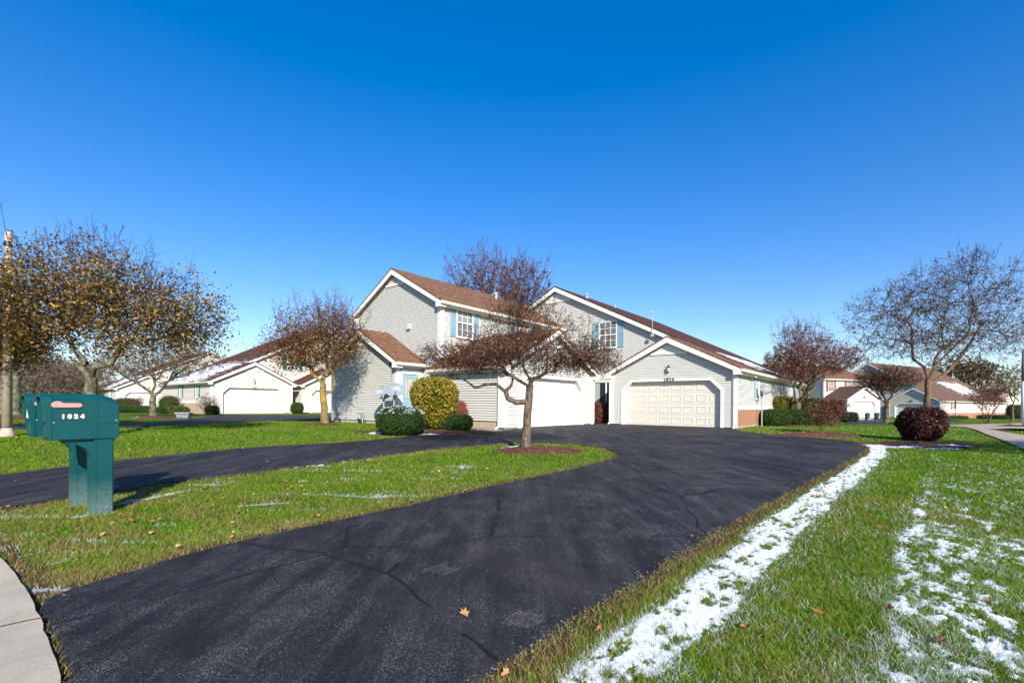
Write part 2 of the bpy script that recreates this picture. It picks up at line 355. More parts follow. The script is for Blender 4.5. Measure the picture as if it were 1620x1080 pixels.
def snow_mask(x, y):
    """0..1 thickness of the thin snow, following the streaks of the photograph"""
    s = np.zeros(len(x))
    near = (y < 34)
    xs, ys = x[near], y[near]
    dr = distline(xs, ys, REs, False)
    right = np.zeros(len(xs), bool)
    # right of the drive: use x greater than edge at same y
    o = np.argsort(REs[:, 1]); ex = np.interp(ys, REs[o, 1], REs[o, 0]); right = xs > ex
    wob = (fbm(xs * 0.9, ys * 0.9, 3) - .5) * 0.35
    ca, sa = math.cos(.78), math.sin(.78); xa, ya = xs * ca - ys * sa, xs * sa + ys * ca
    fine = .5 * fbm(xa * 16, ya * 5, 4) + .5 * fbm(xs * 26 + 7, ys * 20, 3); med = fbm(xs * 4.6 + 9, ys * 2.9, 4)
    lo = 0.25 - 0.015 * ys + wob * .5; hi = 0.86 - 0.020 * ys + wob * .8
    strip = sstep(0, 0.14, dr - lo) * sstep(0, 0.28, hi - dr) * (1 - 0.6 * sstep(13, 17, ys))
    m = np.where(right, strip * (0.0 + 1.05 * sstep(.38, .48, fine)), 0)
    soft = sstep(0, .15, dr - lo) * sstep(0, 0.9, hi + .45 - dr) * 0.7
    m = np.maximum(m, np.where(right, soft * sstep(.47, .60, fine) * 0.9, 0))
    l2 = 1.50 + wob * .3 - 0.015 * ys
    line = np.exp(-((dr - l2 - .05) / 0.10) ** 2) * sstep(.42, .56, fine) * (.45 + .55 * sstep(.3, .5, med)) * (1 - 0.75 * sstep(5, 9, ys))
    m = np.maximum(m, np.where(right, line * .95, 0))
    am = 1.05 - 0.10 * ys
    patch = sstep(0.0, 0.25, dr - l2) * sstep(0.45, 0.56, med * .8 + .2 * fbm(xs * .8, ys * .8 + 4, 2) + am * .05) * sstep(.50, .57, fine) * np.clip(am + .25, 0.15, 1)
    m = np.maximum(m, np.where(right & (ys < 10), patch, 0))
    m = np.where(right & (ys > 9), np.maximum(m, sstep(.62, .7, med * .6 + fine * .42) * .35), m)
    # island streaks, stretched across the slope
    sx = fbm(xs * 1.1 + 3, ys * 5.5 + 2, 4); isl = (~right) & (ys < 9.5) & (ys > 2.5)
    m = np.maximum(m, np.where(isl, sstep(.60, .72, sx * .72 + fine * .30) * .5, 0))
    s[near] = np.clip(m, 0, 1)
    s *= 1 - sstep(1.5, 1.75, x / np.maximum(y, .3))
    for (a, b, wd) in ((at(365, 750), at(600, 725), .10), (at(380, 800), at(455, 795), .12), (at(150, 805), at(300, 775), .10), (at(20, 905), at(110, 885), .05), (at(30, 880), at(70, 872), .03), (at(120, 818), at(150, 812), .12), (at(180, 800), at(215, 790), .10)):
        d = distline(x, y, np.array([a, b]), False)
        s = np.maximum(s, sstep(0, .5, 1.2 - d / wd - 1.3 * (1 - fbm(x * 7, y * 7, 3))) * .85)
    return s
beds = []          # (cx, cy, rx, ry, rot)
def bed_in(x, y, m=1.0):
    r = np.zeros(len(x), bool)
    for cx, cy, rx, ry, a in beds:
        dx, dy = x - cx, y - cy; u = dx * math.cos(a) + dy * math.sin(a); v = -dx * math.sin(a) + dy * math.cos(a)
        r |= (u / rx) ** 2 + (v / ry) ** 2 < m * m
    return r
def add_bed(p, rx, ry, a=0): beds.append((p[0], p[1], rx, ry, a)); return beds[-1]
B_ISL = add_bed(at(850, 713.5), 1.15, 0.75)
B_LEFT = add_bed((-2.9, 16.9), 2.9, 1.15, -0.10)
B_R7 = add_bed(at(1295, 689), 1.9, .85, 0.1)
B_R8 = add_bed(at(1450, 704), 1.9, 1.0, 0.15)
B_T3 = add_bed((-8.2, 20.6), 0.95, 0.6)
B_T2 = add_bed(at(246, 661.5), 1.1, 0.8)
B_T0 = add_bed(at(20, 664), 2.2, 1.0)
B_R6 = add_bed((14.6, 24.4), 2.6, 1.2, 0.85)

# ------------------------------------------------------------------ ground sheet
rows = [0.6]
while rows[-1] < 8: rows.append(rows[-1] * 1.0085)
while rows[-1] < 420: rows.append(rows[-1] * 1.02)
rows = sorted(set(rows + [5.0, 20.0, 900.0, 2500.0])); rows = np.array(rows)
us = np.concatenate([np.linspace(-4, -1.9, 24)[:-1], np.linspace(-1.9, 2.1, 640), np.linspace(2.1, 4, 22)[1:]])
Yg, Ug = np.meshgrid(rows, us, indexing='ij'); Xg = Yg * Ug
x, y = Xg.ravel(), Yg.ravel(); z = G(x, y)
nr, nc = Yg.shape
idx = np.arange(nr * nc).reshape(nr, nc)
F = np.stack([idx[:-1, :-1], idx[:-1, 1:], idx[1:, 1:], idx[1:, :-1]], -1).reshape(-1, 4)
cols = np.zeros((len(x), 3)); nearm = y < 40
dE = distline(x[nearm], y[nearm], coarse_main); dK = distline(x[nearm], y[nearm], kerb_poly[::4])
ed = np.minimum(dE, dK)
thick = 0.16 + 0.18 * fbm(x[nearm] * 1.5, y[nearm] * 1.5, 3)
cols[nearm, 0] = 1 - sstep(0.4, 1.0, ed / thick)
cols[nearm, 1] = snow_mask(x[nearm], y[nearm])
cols[:, 2] = .75 * sstep(.52, .78, fbm(x * .45 + 5, y * .45, 4) + .22 * np.exp(-np.clip(np.where(nearm, 0, 9), 0, 9)) * 0)
cols[nearm, 2] = np.clip(cols[nearm, 2] + .55 * np.exp(-ed / .45), 0, 1)
def m_ground():
    m = newmat('lawn_ground', 0.95, spec=0.08); N = NB(m); co = N.coord(); a = N.attr('Col')
    sp = N.n('ShaderNodeSeparateColor'); N.l(a.outputs['Color'], sp.inputs[0])
    n1 = N.noise(co, 1.3, 6, 0.65); n2 = N.noise(co, 22, 5, 0.7); n3 = N.noise(co, 90, 3, 0.7)
    g = N.ramp(n1, [(0.3, (0.052, 0.14, 0.003)), (0.7, (0.11, 0.23, 0.008))])
    g = N.mix(N.ramp(n2, [(0.35, (0, 0, 0)), (0.72, (1, 1, 1))]), g, (0.20, 0.29, 0.03))
    g = N.mix(N.ramp(n3, [(0.4, (1, 1, 1)), (0.6, (0, 0, 0))]), g, (0.030, 0.065, 0.006))
    dry = N.ramp(n2, [(0.3, (0.14, 0.12, 0.03)), (0.7, (0.36, 0.27, 0.10))])
    k = N.math('MULTIPLY', sp.outputs[2], N.math('ADD', n2, 0.1), True)
    c = N.mix(k, g, dry)
    soil = N.ramp(n3, [(0.3, (0.055, 0.034, 0.02)), (0.7, (0.19, 0.12, 0.07))])
    k2 = N.ramp(N.math('ADD', sp.outputs[0], N.math('MULTIPLY', N.math('SUBTRACT', n2, 0.5), 1.3)), [(0.45, (0, 0, 0)), (0.65, (1, 1, 1))])
    c = N.mix(k2, c, soil)
    ks = N.ramp(N.math('ADD', sp.outputs[1], N.math('MULTIPLY', N.math('SUBTRACT', n3, 0.5), 0.8)), [(0.42, (0, 0, 0)), (0.55, (1, 1, 1))])
    c = N.mix(ks, c, (0.78, 0.80, 0.84)); N.color(c)
    N.bump(N.math('ADD', n3, N.math('MULTIPLY', n2, 1.5)), 0.9, 0.05); return m
M['ground'] = m_ground()
tag(npmesh('ground', np.stack([x, y, z], 1), F, M['ground'], None, cols), kind='structure')
back = MB(); back.add([(-400, -150, 0), (400, -150, 0), (400, 0.6, 0), (2.4, 0.6, 0), (-2.4, 0.6, 0), (-400, 0.6, 0)], [(0, 1, 2, 3, 4, 5)])
tag(back.build('ground_behind', M['ground']), kind='structure')

def drape(name, P, mat, lift, th=0.0, extra=True):
    """outline polygon laid on the terrain, cut where the terrain bends"""
    bm = bmesh.new(); vs = [bm.verts.new((p[0], p[1], 0)) for p in P]; bm.faces.new(vs)
    bmesh.ops.triangulate(bm, faces=bm.faces[:])
    cuts = [5.0, 20.0] + ([27 + i * 2.0 for i in range(22)] if extra else [])
    for c in cuts:
        bmesh.ops.bisect_plane(bm, geom=bm.verts[:] + bm.edges[:] + bm.faces[:], plane_co=(0, c, 0), plane_no=(0, 1, 0))
    if extra:
        for c in range(16, 60, 2):
            bmesh.ops.bisect_plane(bm, geom=bm.verts[:] + bm.edges[:] + bm.faces[:], plane_co=(c, 0, 0), plane_no=(1, 0, 0))
    for v in bm.verts: v.co.z = g1(v.co.x, v.co.y) + lift
    bmesh.ops.recalc_face_normals(bm, faces=bm.faces)
    if bm.faces and sum(f.normal.z for f in bm.faces) < 0: bmesh.ops.reverse_faces(bm, faces=bm.faces)
    if th:
        be = [e for e in bm.edges if e.is_boundary]
        r = bmesh.ops.extrude_edge_only(bm, edges=be)
        for v in [g for g in r['geom'] if isinstance(g, bmesh.types.BMVert)]: v.co.z -= th
    me = bpy.data.meshes.new(name); bm.to_mesh(me); bm.free(); me.materials.append(mat)
    return link(bpy.data.objects.new(name, me))
def m_asphalt(name, base=1.0):
    m = newmat(name, 0.75, spec=0.22); N = NB(m); co = N.coord()
    mp = N.n('ShaderNodeMapping'); N.l(co, mp.inputs[0]); mp.inputs['Rotation'].default_value = (0, 0, math.radians(30)); mp.inputs['Scale'].default_value = (1.3, 0.2, 1)
    b = N.noise(co, 0.55, 5, 0.6, 0.6); st = N.noise(mp.outputs[0], 2.6, 8, 0.78, 0.2); f = N.noise(co, 260, 2, 0.8); f2 = N.noise(co, 90, 4, 0.8)
    c = N.ramp(b, [(0.3, (0.0060 * base, 0.0062 * base, 0.0085 * base)), (0.7, (0.018 * base, 0.0172 * base, 0.0185 * base))])
    c = N.mix(N.ramp(st, [(0.44, (0, 0, 0)), (0.70, (.75, .75, .75))]), c, (0.056, 0.054, 0.055))
    br = N.noise(co, 0.42, 4, 0.6); c = N.mix(N.ramp(br, [(0.52, (0, 0, 0)), (0.64, (.8, .8, .8))]), c, (0.056, 0.047, 0.043))
    # light aggregate showing through where the sealer wore off
    vo = N.n('ShaderNodeTexVoronoi'); vo.inputs['Scale'].default_value = 175; N.l(co, vo.inputs['Vector'])
    sc = N.n('ShaderNodeSeparateColor'); N.l(vo.outputs['Color'], sc.inputs[0])
    wear = N.ramp(N.math('ADD', N.math('MULTIPLY', st, 0.6), N.math('MULTIPLY', N.noise(co, 2.2, 4), 0.5)), [(0.44, (0, 0, 0)), (0.66, (1, 1, 1))])
    thr = N.math('SUBTRACT', 0.985, N.math('MULTIPLY', wear, 0.26))
    sel = N.math('MULTIPLY', N.math('GREATER_THAN', sc.outputs[0], thr), N.math('LESS_THAN', vo.outputs['Distance'], 0.55))
    c = N.mix(N.math('MULTIPLY', sel, wear), c, (0.26, 0.25, 0.25))
    c = N.mix(N.ramp(N.noise(co, 48, 5, 0.85), [(0.50, (0, 0, 0)), (0.68, (.5, .5, .5))]), c, (0.08, 0.075, 0.08))
    c = N.mix(N.ramp(f2, [(0.36, (1, 1, 1)), (0.5, (0, 0, 0))]), c, (0.006, 0.007, 0.011))
    # cracks
    wv = N.n('ShaderNodeMix', data_type='RGBA'); wv.inputs[0].default_value = 0.12; N.l(co, wv.inputs[6])
    nn = N.n('ShaderNodeTexNoise'); nn.inputs['Scale'].default_value = 2.5; nn.inputs['Detail'].default_value = 6; N.l(co, nn.inputs['Vector']); N.l(nn.outputs['Color'], wv.inputs[7])
    ve = N.n('ShaderNodeTexVoronoi'); ve.feature = 'DISTANCE_TO_EDGE'; ve.inputs['Scale'].default_value = 0.42; N.l(wv.outputs[2], ve.inputs['Vector'])
    ck = N.math('LESS_THAN', ve.outputs['Distance'], 0.0050)
    ck = N.math('MULTIPLY', ck, N.math('GREATER_THAN', N.noise(co, 0.8, 2), 0.46))
    ve2 = N.n('ShaderNodeTexVoronoi'); ve2.feature = 'DISTANCE_TO_EDGE'; ve2.inputs['Scale'].default_value = 7; N.l(wv.outputs[2], ve2.inputs['Vector'])
    ck2 = N.math('MULTIPLY', N.math('LESS_THAN', ve2.outputs['Distance'], 0.018), N.math('GREATER_THAN', N.noise(co, 0.7, 3), 0.60))
    c = N.mix(N.math('MAXIMUM', ck, ck2), c, (0.008, 0.008, 0.01))
    a = N.attr('Col'); spc = N.n('ShaderNodeSeparateColor'); N.l(a.outputs['Color'], spc.inputs[0])
    N.color(c); N.bump(N.math('ADD', f, N.math('MULTIPLY', f2, 2.0)), 0.55, 0.012); return m
M['asphalt'] = m_asphalt('sealed_asphalt'); M['asphalt2'] = m_asphalt('old_asphalt', 1.8)
tag(drape('driveway', main_poly, M['asphalt'], 0.02, 0.05, False), kind='structure')
tag(drape('driveway_across_lawn', neigh_poly, M['asphalt2'], 0.03, 0.05, False), kind='structure')
def m_concrete(name, c1, c2):
    m = newmat(name, 0.9, c1, 0.15); N = NB(m); co = N.coord()
    n = N.noise(co, 2.2, 7, 0.7, .4); f = N.noise(co, 140, 4, 0.8)
    c = N.ramp(n, [(0.3, c2), (0.6, c1)]); c = N.mix(N.ramp(f, [(0.35, (1, 1, 1)), (0.5, (0, 0, 0))]), c, tuple(v * 0.6 for v in c2))
    N.color(c); N.bump(f, 0.4, 0.01); return m
M['concrete'] = m_concrete('kerb_concrete', (0.52, 0.45, 0.34), (0.38, 0.33, 0.26))
M['walk'] = m_concrete('walk_concrete', (0.42, 0.34, 0.27), (0.33, 0.27, 0.21))
tag(drape('kerb', kerb_poly, M['concrete'], 0.035, 0.12, False), kind='structure')
jt = MB(); jn = [at(-120, 1040), at(0, 1001), at(40, 992), at(74, 985)]
for a_, b_ in zip(jn[:-1], jn[1:]):
    d = np.array(b_) - np.array(a_); n_ = np.array([-d[1], d[0]]) / np.hypot(*d) * 0.006
    jt.add([(a_[0] + n_[0], a_[1] + n_[1], .0395), (b_[0] + n_[0], b_[1] + n_[1], .0395), (b_[0] - n_[0], b_[1] - n_[1], .0395), (a_[0] - n_[0], a_[1] - n_[1], .0395)], [(0, 1, 2, 3)])
tag(jt.build('kerb_joint', newmat('joint_dirt', .95, (0.06, 0.05, 0.04))), kind='structure')
tag(drape('sidewalk', walk_poly, M['walk'], 0.05, 0.08), kind='structure')
tag(drape('driveway_far_right', rdrive_poly, M['asphalt2'], 0.06, 0.08), kind='structure')
tag(drape('driveway_far_corner', r2drive_poly, M['asphalt2'], 0.07, 0.09), kind='structure')

# pale scuffs left by tyres
tm = MB()
for k_, (px, py, L_, W_) in enumerate([(1010, 845, .42, .30), (1098, 775, .5, .34), (1143, 746, .6, .3), (830, 985, .26, .18), (700, 905, .3, .2)]):
    cx_, cy_ = at(px, py)
    for j_ in range(9):
        f0 = (j_ / 8 - .5) * W_; dx_, dy_ = .62, .78; l0 = random.uniform(.25, .5) * L_; of = random.uniform(-.1, .1) * L_; t_ = .005
        a_ = (cx_ + dy_ * f0 + dx_ * (of - l0), cy_ - dx_ * f0 + dy_ * (of - l0)); b_ = (cx_ + dy_ * f0 + dx_ * (of + l0), cy_ - dx_ * f0 + dy_ * (of + l0))
        tm.add([(a_[0] - dy_ * t_, a_[1] + dx_ * t_, g1(*a_) + .0245), (b_[0] - dy_ * t_, b_[1] + dx_ * t_, g1(*b_) + .0245), (b_[0] + dy_ * t_, b_[1] - dx_ * t_, g1(*b_) + .0245), (a_[0] + dy_ * t_, a_[1] - dx_ * t_, g1(*a_) + .0245)], [(0, 1, 2, 3)])
tag(tm.build('tyre_marks', mottled('tyre_scuff', (.17, .165, .165), (.035, .035, .038), 28, .85, .1)), kind='structure')
# mulch beds
M['mulch'] = None
def m_mulch():
    m = newmat('bark_mulch', 0.95, spec=0.1); N = NB(m); co = N.coord(); a = N.attr('Col')
    sp = N.n('ShaderNodeSeparateColor'); N.l(a.outputs['Color'], sp.inputs[0])
    v = N.n('ShaderNodeTexVoronoi'); v.inputs['Scale'].default_value = 38; N.l(co, v.inputs['Vector'])
    sc = N.n('ShaderNodeSeparateColor'); N.l(v.outputs['Color'], sc.inputs[0])
    c = N.ramp(sc.outputs[0], [(0.0, (0.045, 0.022, 0.014)), (0.6, (0.13, 0.06, 0.038)), (1.0, (0.24, 0.13, 0.08))])
    ks = N.ramp(N.math('ADD', sp.outputs[1], N.math('MULTIPLY', N.math('SUBTRACT', N.noise(co, 14, 4), 0.5), 0.9)), [(0.45, (0, 0, 0)), (0.55, (1, 1, 1))])
    N.color(N.mix(ks, c, (0.78, 0.80, 0.84))); N.bump(v.outputs['Distance'], 0.8, 0.04); return m
M['mulch'] = m_mulch()
def mound(b, h, snow=()):
    cx, cy, rx, ry, a = b; R, K = 26, 72; V = []; C = []
    for i in range(R + 1):
        r = i / R
        for j in range(K):
            t = 2 * math.pi * j / K; e = 1 + 0.10 * math.sin(3 * t + cx) + 0.06 * math.sin(7 * t + cy)
            u, v = r * rx * e * math.cos(t), r * ry * e * math.sin(t)
            X, Y = cx + u * math.cos(a) - v * math.sin(a), cy + u * math.sin(a) + v * math.cos(a)
            V.append((X, Y, g1(X, Y) - 0.02 + (1 - r ** 2.2) * h + 0.02 + (float(vnoise(X * 14, Y * 14)) - .5) * 0.05 * (1 - r * .5)))
            s = 0
            for sx, sy, sr, ss in snow: s = max(s, 1.25 - math.hypot((X - sx) / sr, (Y - sy) / ss))
            C.append((0, max(0, s), 0))
    F = [(i * K + j, i * K + (j + 1) % K, (i + 1) * K + (j + 1) % K, (i + 1) * K + j) for i in range(R) for j in range(K)]
    o = npmesh('mulch_bed', np.array(V), np.array(F), M['mulch'], None, np.array(C)); return tag(o, kind='structure')
p = at(808, 712); mound(B_ISL, 0.12, [(p[0], p[1] + .1, .36, .16)])
p = at(594, 686); p2 = at(680, 688); mound(B_LEFT, 0.08, [(p[0], p[1], .3, .35), (p2[0], p2[1], .4, .2)])
p = at(1250, 688); p2 = at(1345, 690); mound(B_R7, 0.13, [(p[0], p[1] + .2, .9, .30), (p[0] - .5, p[1] + .0, .6, .12), (p2[0] + .4, p2[1] + .5, .7, .2)])
p = at(1440, 708); p2 = at(1500, 707); mound(B_R8, 0.08, [(p[0] - .4, p[1], 1.0, .20), (p[0] + .3, p[1] - .3, 1.0, .10), (p2[0] + .2, p2[1], .8, .14), (p[0] - .9, p[1] + .3, .5, .3)])
mound(B_T3, 0.10); mound(B_T2, 0.16, [(B_T2[0] - 1.0, B_T2[1], .25, .5)]); mound(B_T0, 0.14, [(B_T0[0] + 1.9, B_T0[1], .4, .3)]); mound(B_R6, .05)

# ------------------------------------------------------------------ grass blades, snow crust
def in_any(x, y):
    r = inpoly(x, y, main_poly[::2]) | inpoly(x, y, kerb_poly[::2]) | inpoly(x, y, neigh_poly) | bed_in(x, y, .97)
    return r
def make_blades(name, n, y0, y1, u0, u1, hmul=1.0):
    Y = np.exp(RNG.uniform(math.log(y0), math.log(y1), n)); X = Y * RNG.uniform(u0, u1, n)
    k = ~in_any(X, Y); X, Y = X[k], Y[k]; n = len(X)
    e = np.minimum(distline(X, Y, coarse_main), distline(X, Y, kerb_poly[::4]))
    sn = snow_mask(X, Y); r = RNG.random(n)
    keep = (r < 0.35 + 0.65 * sstep(0.02, 0.22, e - 0.12 * vnoise(X * 4, Y * 4))) & (RNG.random(n) > sn * 0.5)
    X, Y, e, sn = X[keep], Y[keep], e[keep], sn[keep]; n = len(X)
    Z = G(X, Y); dens = fbm(X * 1.7, Y * 1.7, 3)
    H = RNG.uniform(.018, .044, n) * (0.7 + .7 * dens) * hmul * (1 - .45 * sn)
    W = RNG.uniform(.0022, .0040, n) * np.maximum(1, Y / 3.2)
    az = RNG.uniform(0, 2 * np.pi, n); la = RNG.uniform(0, 2 * np.pi, n); lean = RNG.uniform(.4, 1.7, n) * H
    cx, sx = np.cos(az), np.sin(az); lx, ly = np.cos(la) * lean, np.sin(la) * lean
    V = np.zeros((n, 5, 3))
    V[:, 0] = np.stack([X - cx * W / 2, Y - sx * W / 2, Z - .004], 1); V[:, 1] = np.stack([X + cx * W / 2, Y + sx * W / 2, Z - .004], 1)
    mx, my, mz = X + lx * .35, Y + ly * .35, Z + H * .6
    V[:, 2] = np.stack([mx - cx * W * .4, my - sx * W * .4, mz], 1); V[:, 3] = np.stack([mx + cx * W * .4, my + sx * W * .4, mz], 1)
    V[:, 4] = np.stack([X + lx, Y + ly, Z + H], 1)
    b = np.arange(n)[:, None] * 5
    F = np.concatenate([b + [0, 1, 3], b + [0, 3, 2], b + [2, 3, 4]], 0)
    # colours: green to yellow-green to straw
    t = RNG.random(n); big = fbm(X * .8 + 4, Y * .8, 3)
    g1_ = np.array([0.054, 0.140, 0.005]); g2 = np.array([0.20, 0.34, 0.016]); st = np.array([0.42, 0.33, 0.13]); bn = np.array([0.20, 0.12, 0.05])
    C = g1_ + (g2 - g1_) * (t * .6 + .4 * big)[:, None]; C = C * (.8 + .55 * fbm(X * 2.3 + 8, Y * 2.3, 3))[:, None]
    dry = np.clip(.04 + sstep(.5, .75, big) * .30 + .6 * np.exp(-e / .30) + .42 * (X < 0) * sstep(9.5, 4.0, Y) * sstep(.3, .6, fbm(X * 1.9, Y * 3, 3)) + .15 * (X > 1) * sstep(9, 4, Y), 0, .9)
    isd = RNG.random(n) < dry; C[isd] = (st + (bn - st) * RNG.random((n, 1)))[isd]
    fz = sstep(.40, .60, fbm(X * 3.1 + 20, Y * 2.1, 4)) * np.clip(.75 - .07 * Y, .08, 1) * (X > 1.0) * sstep(.9, 1.5, np.where(Y < 30, distline(X, Y, REs, False), 0))
    fr = RNG.random(n) < np.clip(sn * 1.25 + .55 * fz, 0, .85); wf = RNG.uniform(.35, .8, (n, 1))[fr]; C[fr] = C[fr] * (1 - wf) + np.array([.74, .77, .80]) * wf
    return tag(npmesh(name, V.reshape(-1, 3), F, M['blade'], None, np.repeat(C, 5, 0)), 'short green lawn grass mixed with straw coloured blades', 'grass', None, 'stuff')
make_blades('grass', 620000, 1.5, 9.5, -1.6, 1.9)
make_blades('grass', 200000, 9.5, 24, -1.4, 1.6, 1.1)
def snow_crust():
    ys_ = [1.6]
    while ys_[-1] < 20: ys_.append(ys_[-1] * 1.0062)
    ys_ = np.array(ys_); us_ = np.linspace(-0.05, 1.75, 600)
    Yq, Uq = np.meshgrid(ys_, us_, indexing='ij'); X = (Yq * Uq).ravel(); Y = Yq.ravel()
    m = snow_mask(X, Y); hgt = -0.008 + 0.016 * m + .004 * (vnoise(X * 60, Y * 60) - .5) + .005 * (vnoise(X * 150, Y * 150) - .5)
    ok = ~in_any(X, Y); hgt[~ok] = -.03
    Z = G(X, Y) + hgt; a, b = Yq.shape; I = np.arange(a * b).reshape(a, b)
    F = np.stack([I[:-1, :-1], I[:-1, 1:], I[1:, 1:], I[1:, :-1]], -1).reshape(-1, 4)
    F = F[(hgt[F] > 0.001).any(1)]
    used = np.unique(F); mp = np.full(len(X), -1); mp[used] = np.arange(len(used))
    V = np.stack([X, Y, Z], 1)[used]
    ms = newmat('thin_snow', 0.75, (0.80, 0.82, 0.86), 0.3); N = NB(ms); N.bump(N.noise(N.coord(), 160, 3), .5, .006)
    tag(npmesh('snow', V, mp[F], ms, None, None, True), 'thin patchy snow lying on the grass right of the drive', 'snow', None, 'stuff')
snow_crust()

# ------------------------------------------------------------------ trees
def tubes(segs, kmin=3):
    """segs: list of (p0,p1,r0,r1) -> V,F quads, sides by radius"""
    if not segs: return np.zeros((0, 3)), np.zeros((0, 4), int)
    P0 = np.array([s[0] for s in segs]); P1 = np.array([s[1] for s in segs]); R0 = np.array([s[2] for s in segs]); R1 = np.array([s[3] for s in segs])
    Vs, Fs, off = [], [], 0
    side = np.where(R0 > .035, 9, np.where(R0 > .012, 5, kmin))
    for k in np.unique(side):
        s = side == k; a, b, r0, r1 = P0[s], P1[s], R0[s], R1[s]; d = b - a; L = np.linalg.norm(d, axis=1, keepdims=True) + 1e-9; d = d / L
        b = b + d * np.minimum(r1[:, None] * .5, L * .2)
        ref = np.where(np.abs(d[:, 2:3]) < .9, np.array([[0, 0, 1.]]), np.array([[1., 0, 0]]))
        xx = np.cross(d, ref); xx /= np.linalg.norm(xx, axis=1, keepdims=True) + 1e-9; yy = np.cross(d, xx)
        t = np.arange(k) * 2 * np.pi / k; ring = np.cos(t)[None, :, None] * xx[:, None] + np.sin(t)[None, :, None] * yy[:, None]
        V = np.concatenate([a[:, None] + ring * r0[:, None, None], b[:, None] + ring * r1[:, None, None]], 1)
        m = len(a); base = off + np.arange(m)[:, None, None] * 2 * k; i = np.arange(k); f = np.stack([i, (i + 1) % k, (i + 1) % k + k, i + k], 1)[None]
        Vs.append(V.reshape(-1, 3)); Fs.append((base + f).reshape(-1, 4)); off += m * 2 * k
    return np.concatenate(Vs), np.concatenate(Fs)
def crown_points(blobs, n, rng, shell=2.2):
    w_ = np.array([b[6] for b in blobs], float); w_ /= w_.sum(); out = []
    for b, k in zip(blobs, rng.multinomial(n, w_)):
        d = rng.normal(size=(k, 3)); d /= np.linalg.norm(d, axis=1, keepdims=True)
        r = rng.random((k, 1)) ** (1 / shell); out.append(np.array(b[:3]) + d * r * np.array(b[3:6]))
    return np.concatenate(out)
def quads(C, size, rng, cols, up=0.0, elong=1.4, parts=None):
    n = len(C); d = rng.normal(size=(n, 3)); d[:, 2] += up; d /= np.linalg.norm(d, axis=1, keepdims=True)
    r = rng.normal(size=(n, 3)); a = np.cross(d, r); a /= np.linalg.norm(a, axis=1, keepdims=True) + 1e-9; b = np.cross(d, a)
    s = (size * rng.uniform(.6, 1.3, n))[:, None]
    V = np.stack([C - a * s * elong * .5, C - b * s * .42 + d * s * .1, C + a * s * elong * .5, C + b * s * .42 + d * s * .1], 1)
    F = np.arange(n * 4).reshape(n, 4); return V.reshape(-1, 3), F, np.repeat(cols, 4, 0)
def palette(n, pal, rng):
    P = np.array([p[:3] for p in pal]); w_ = np.array([p[3] for p in pal]); c = P[rng.choice(len(pal), n, p=w_ / w_.sum())]
    return c * rng.uniform(.75, 1.25, (n, 1))
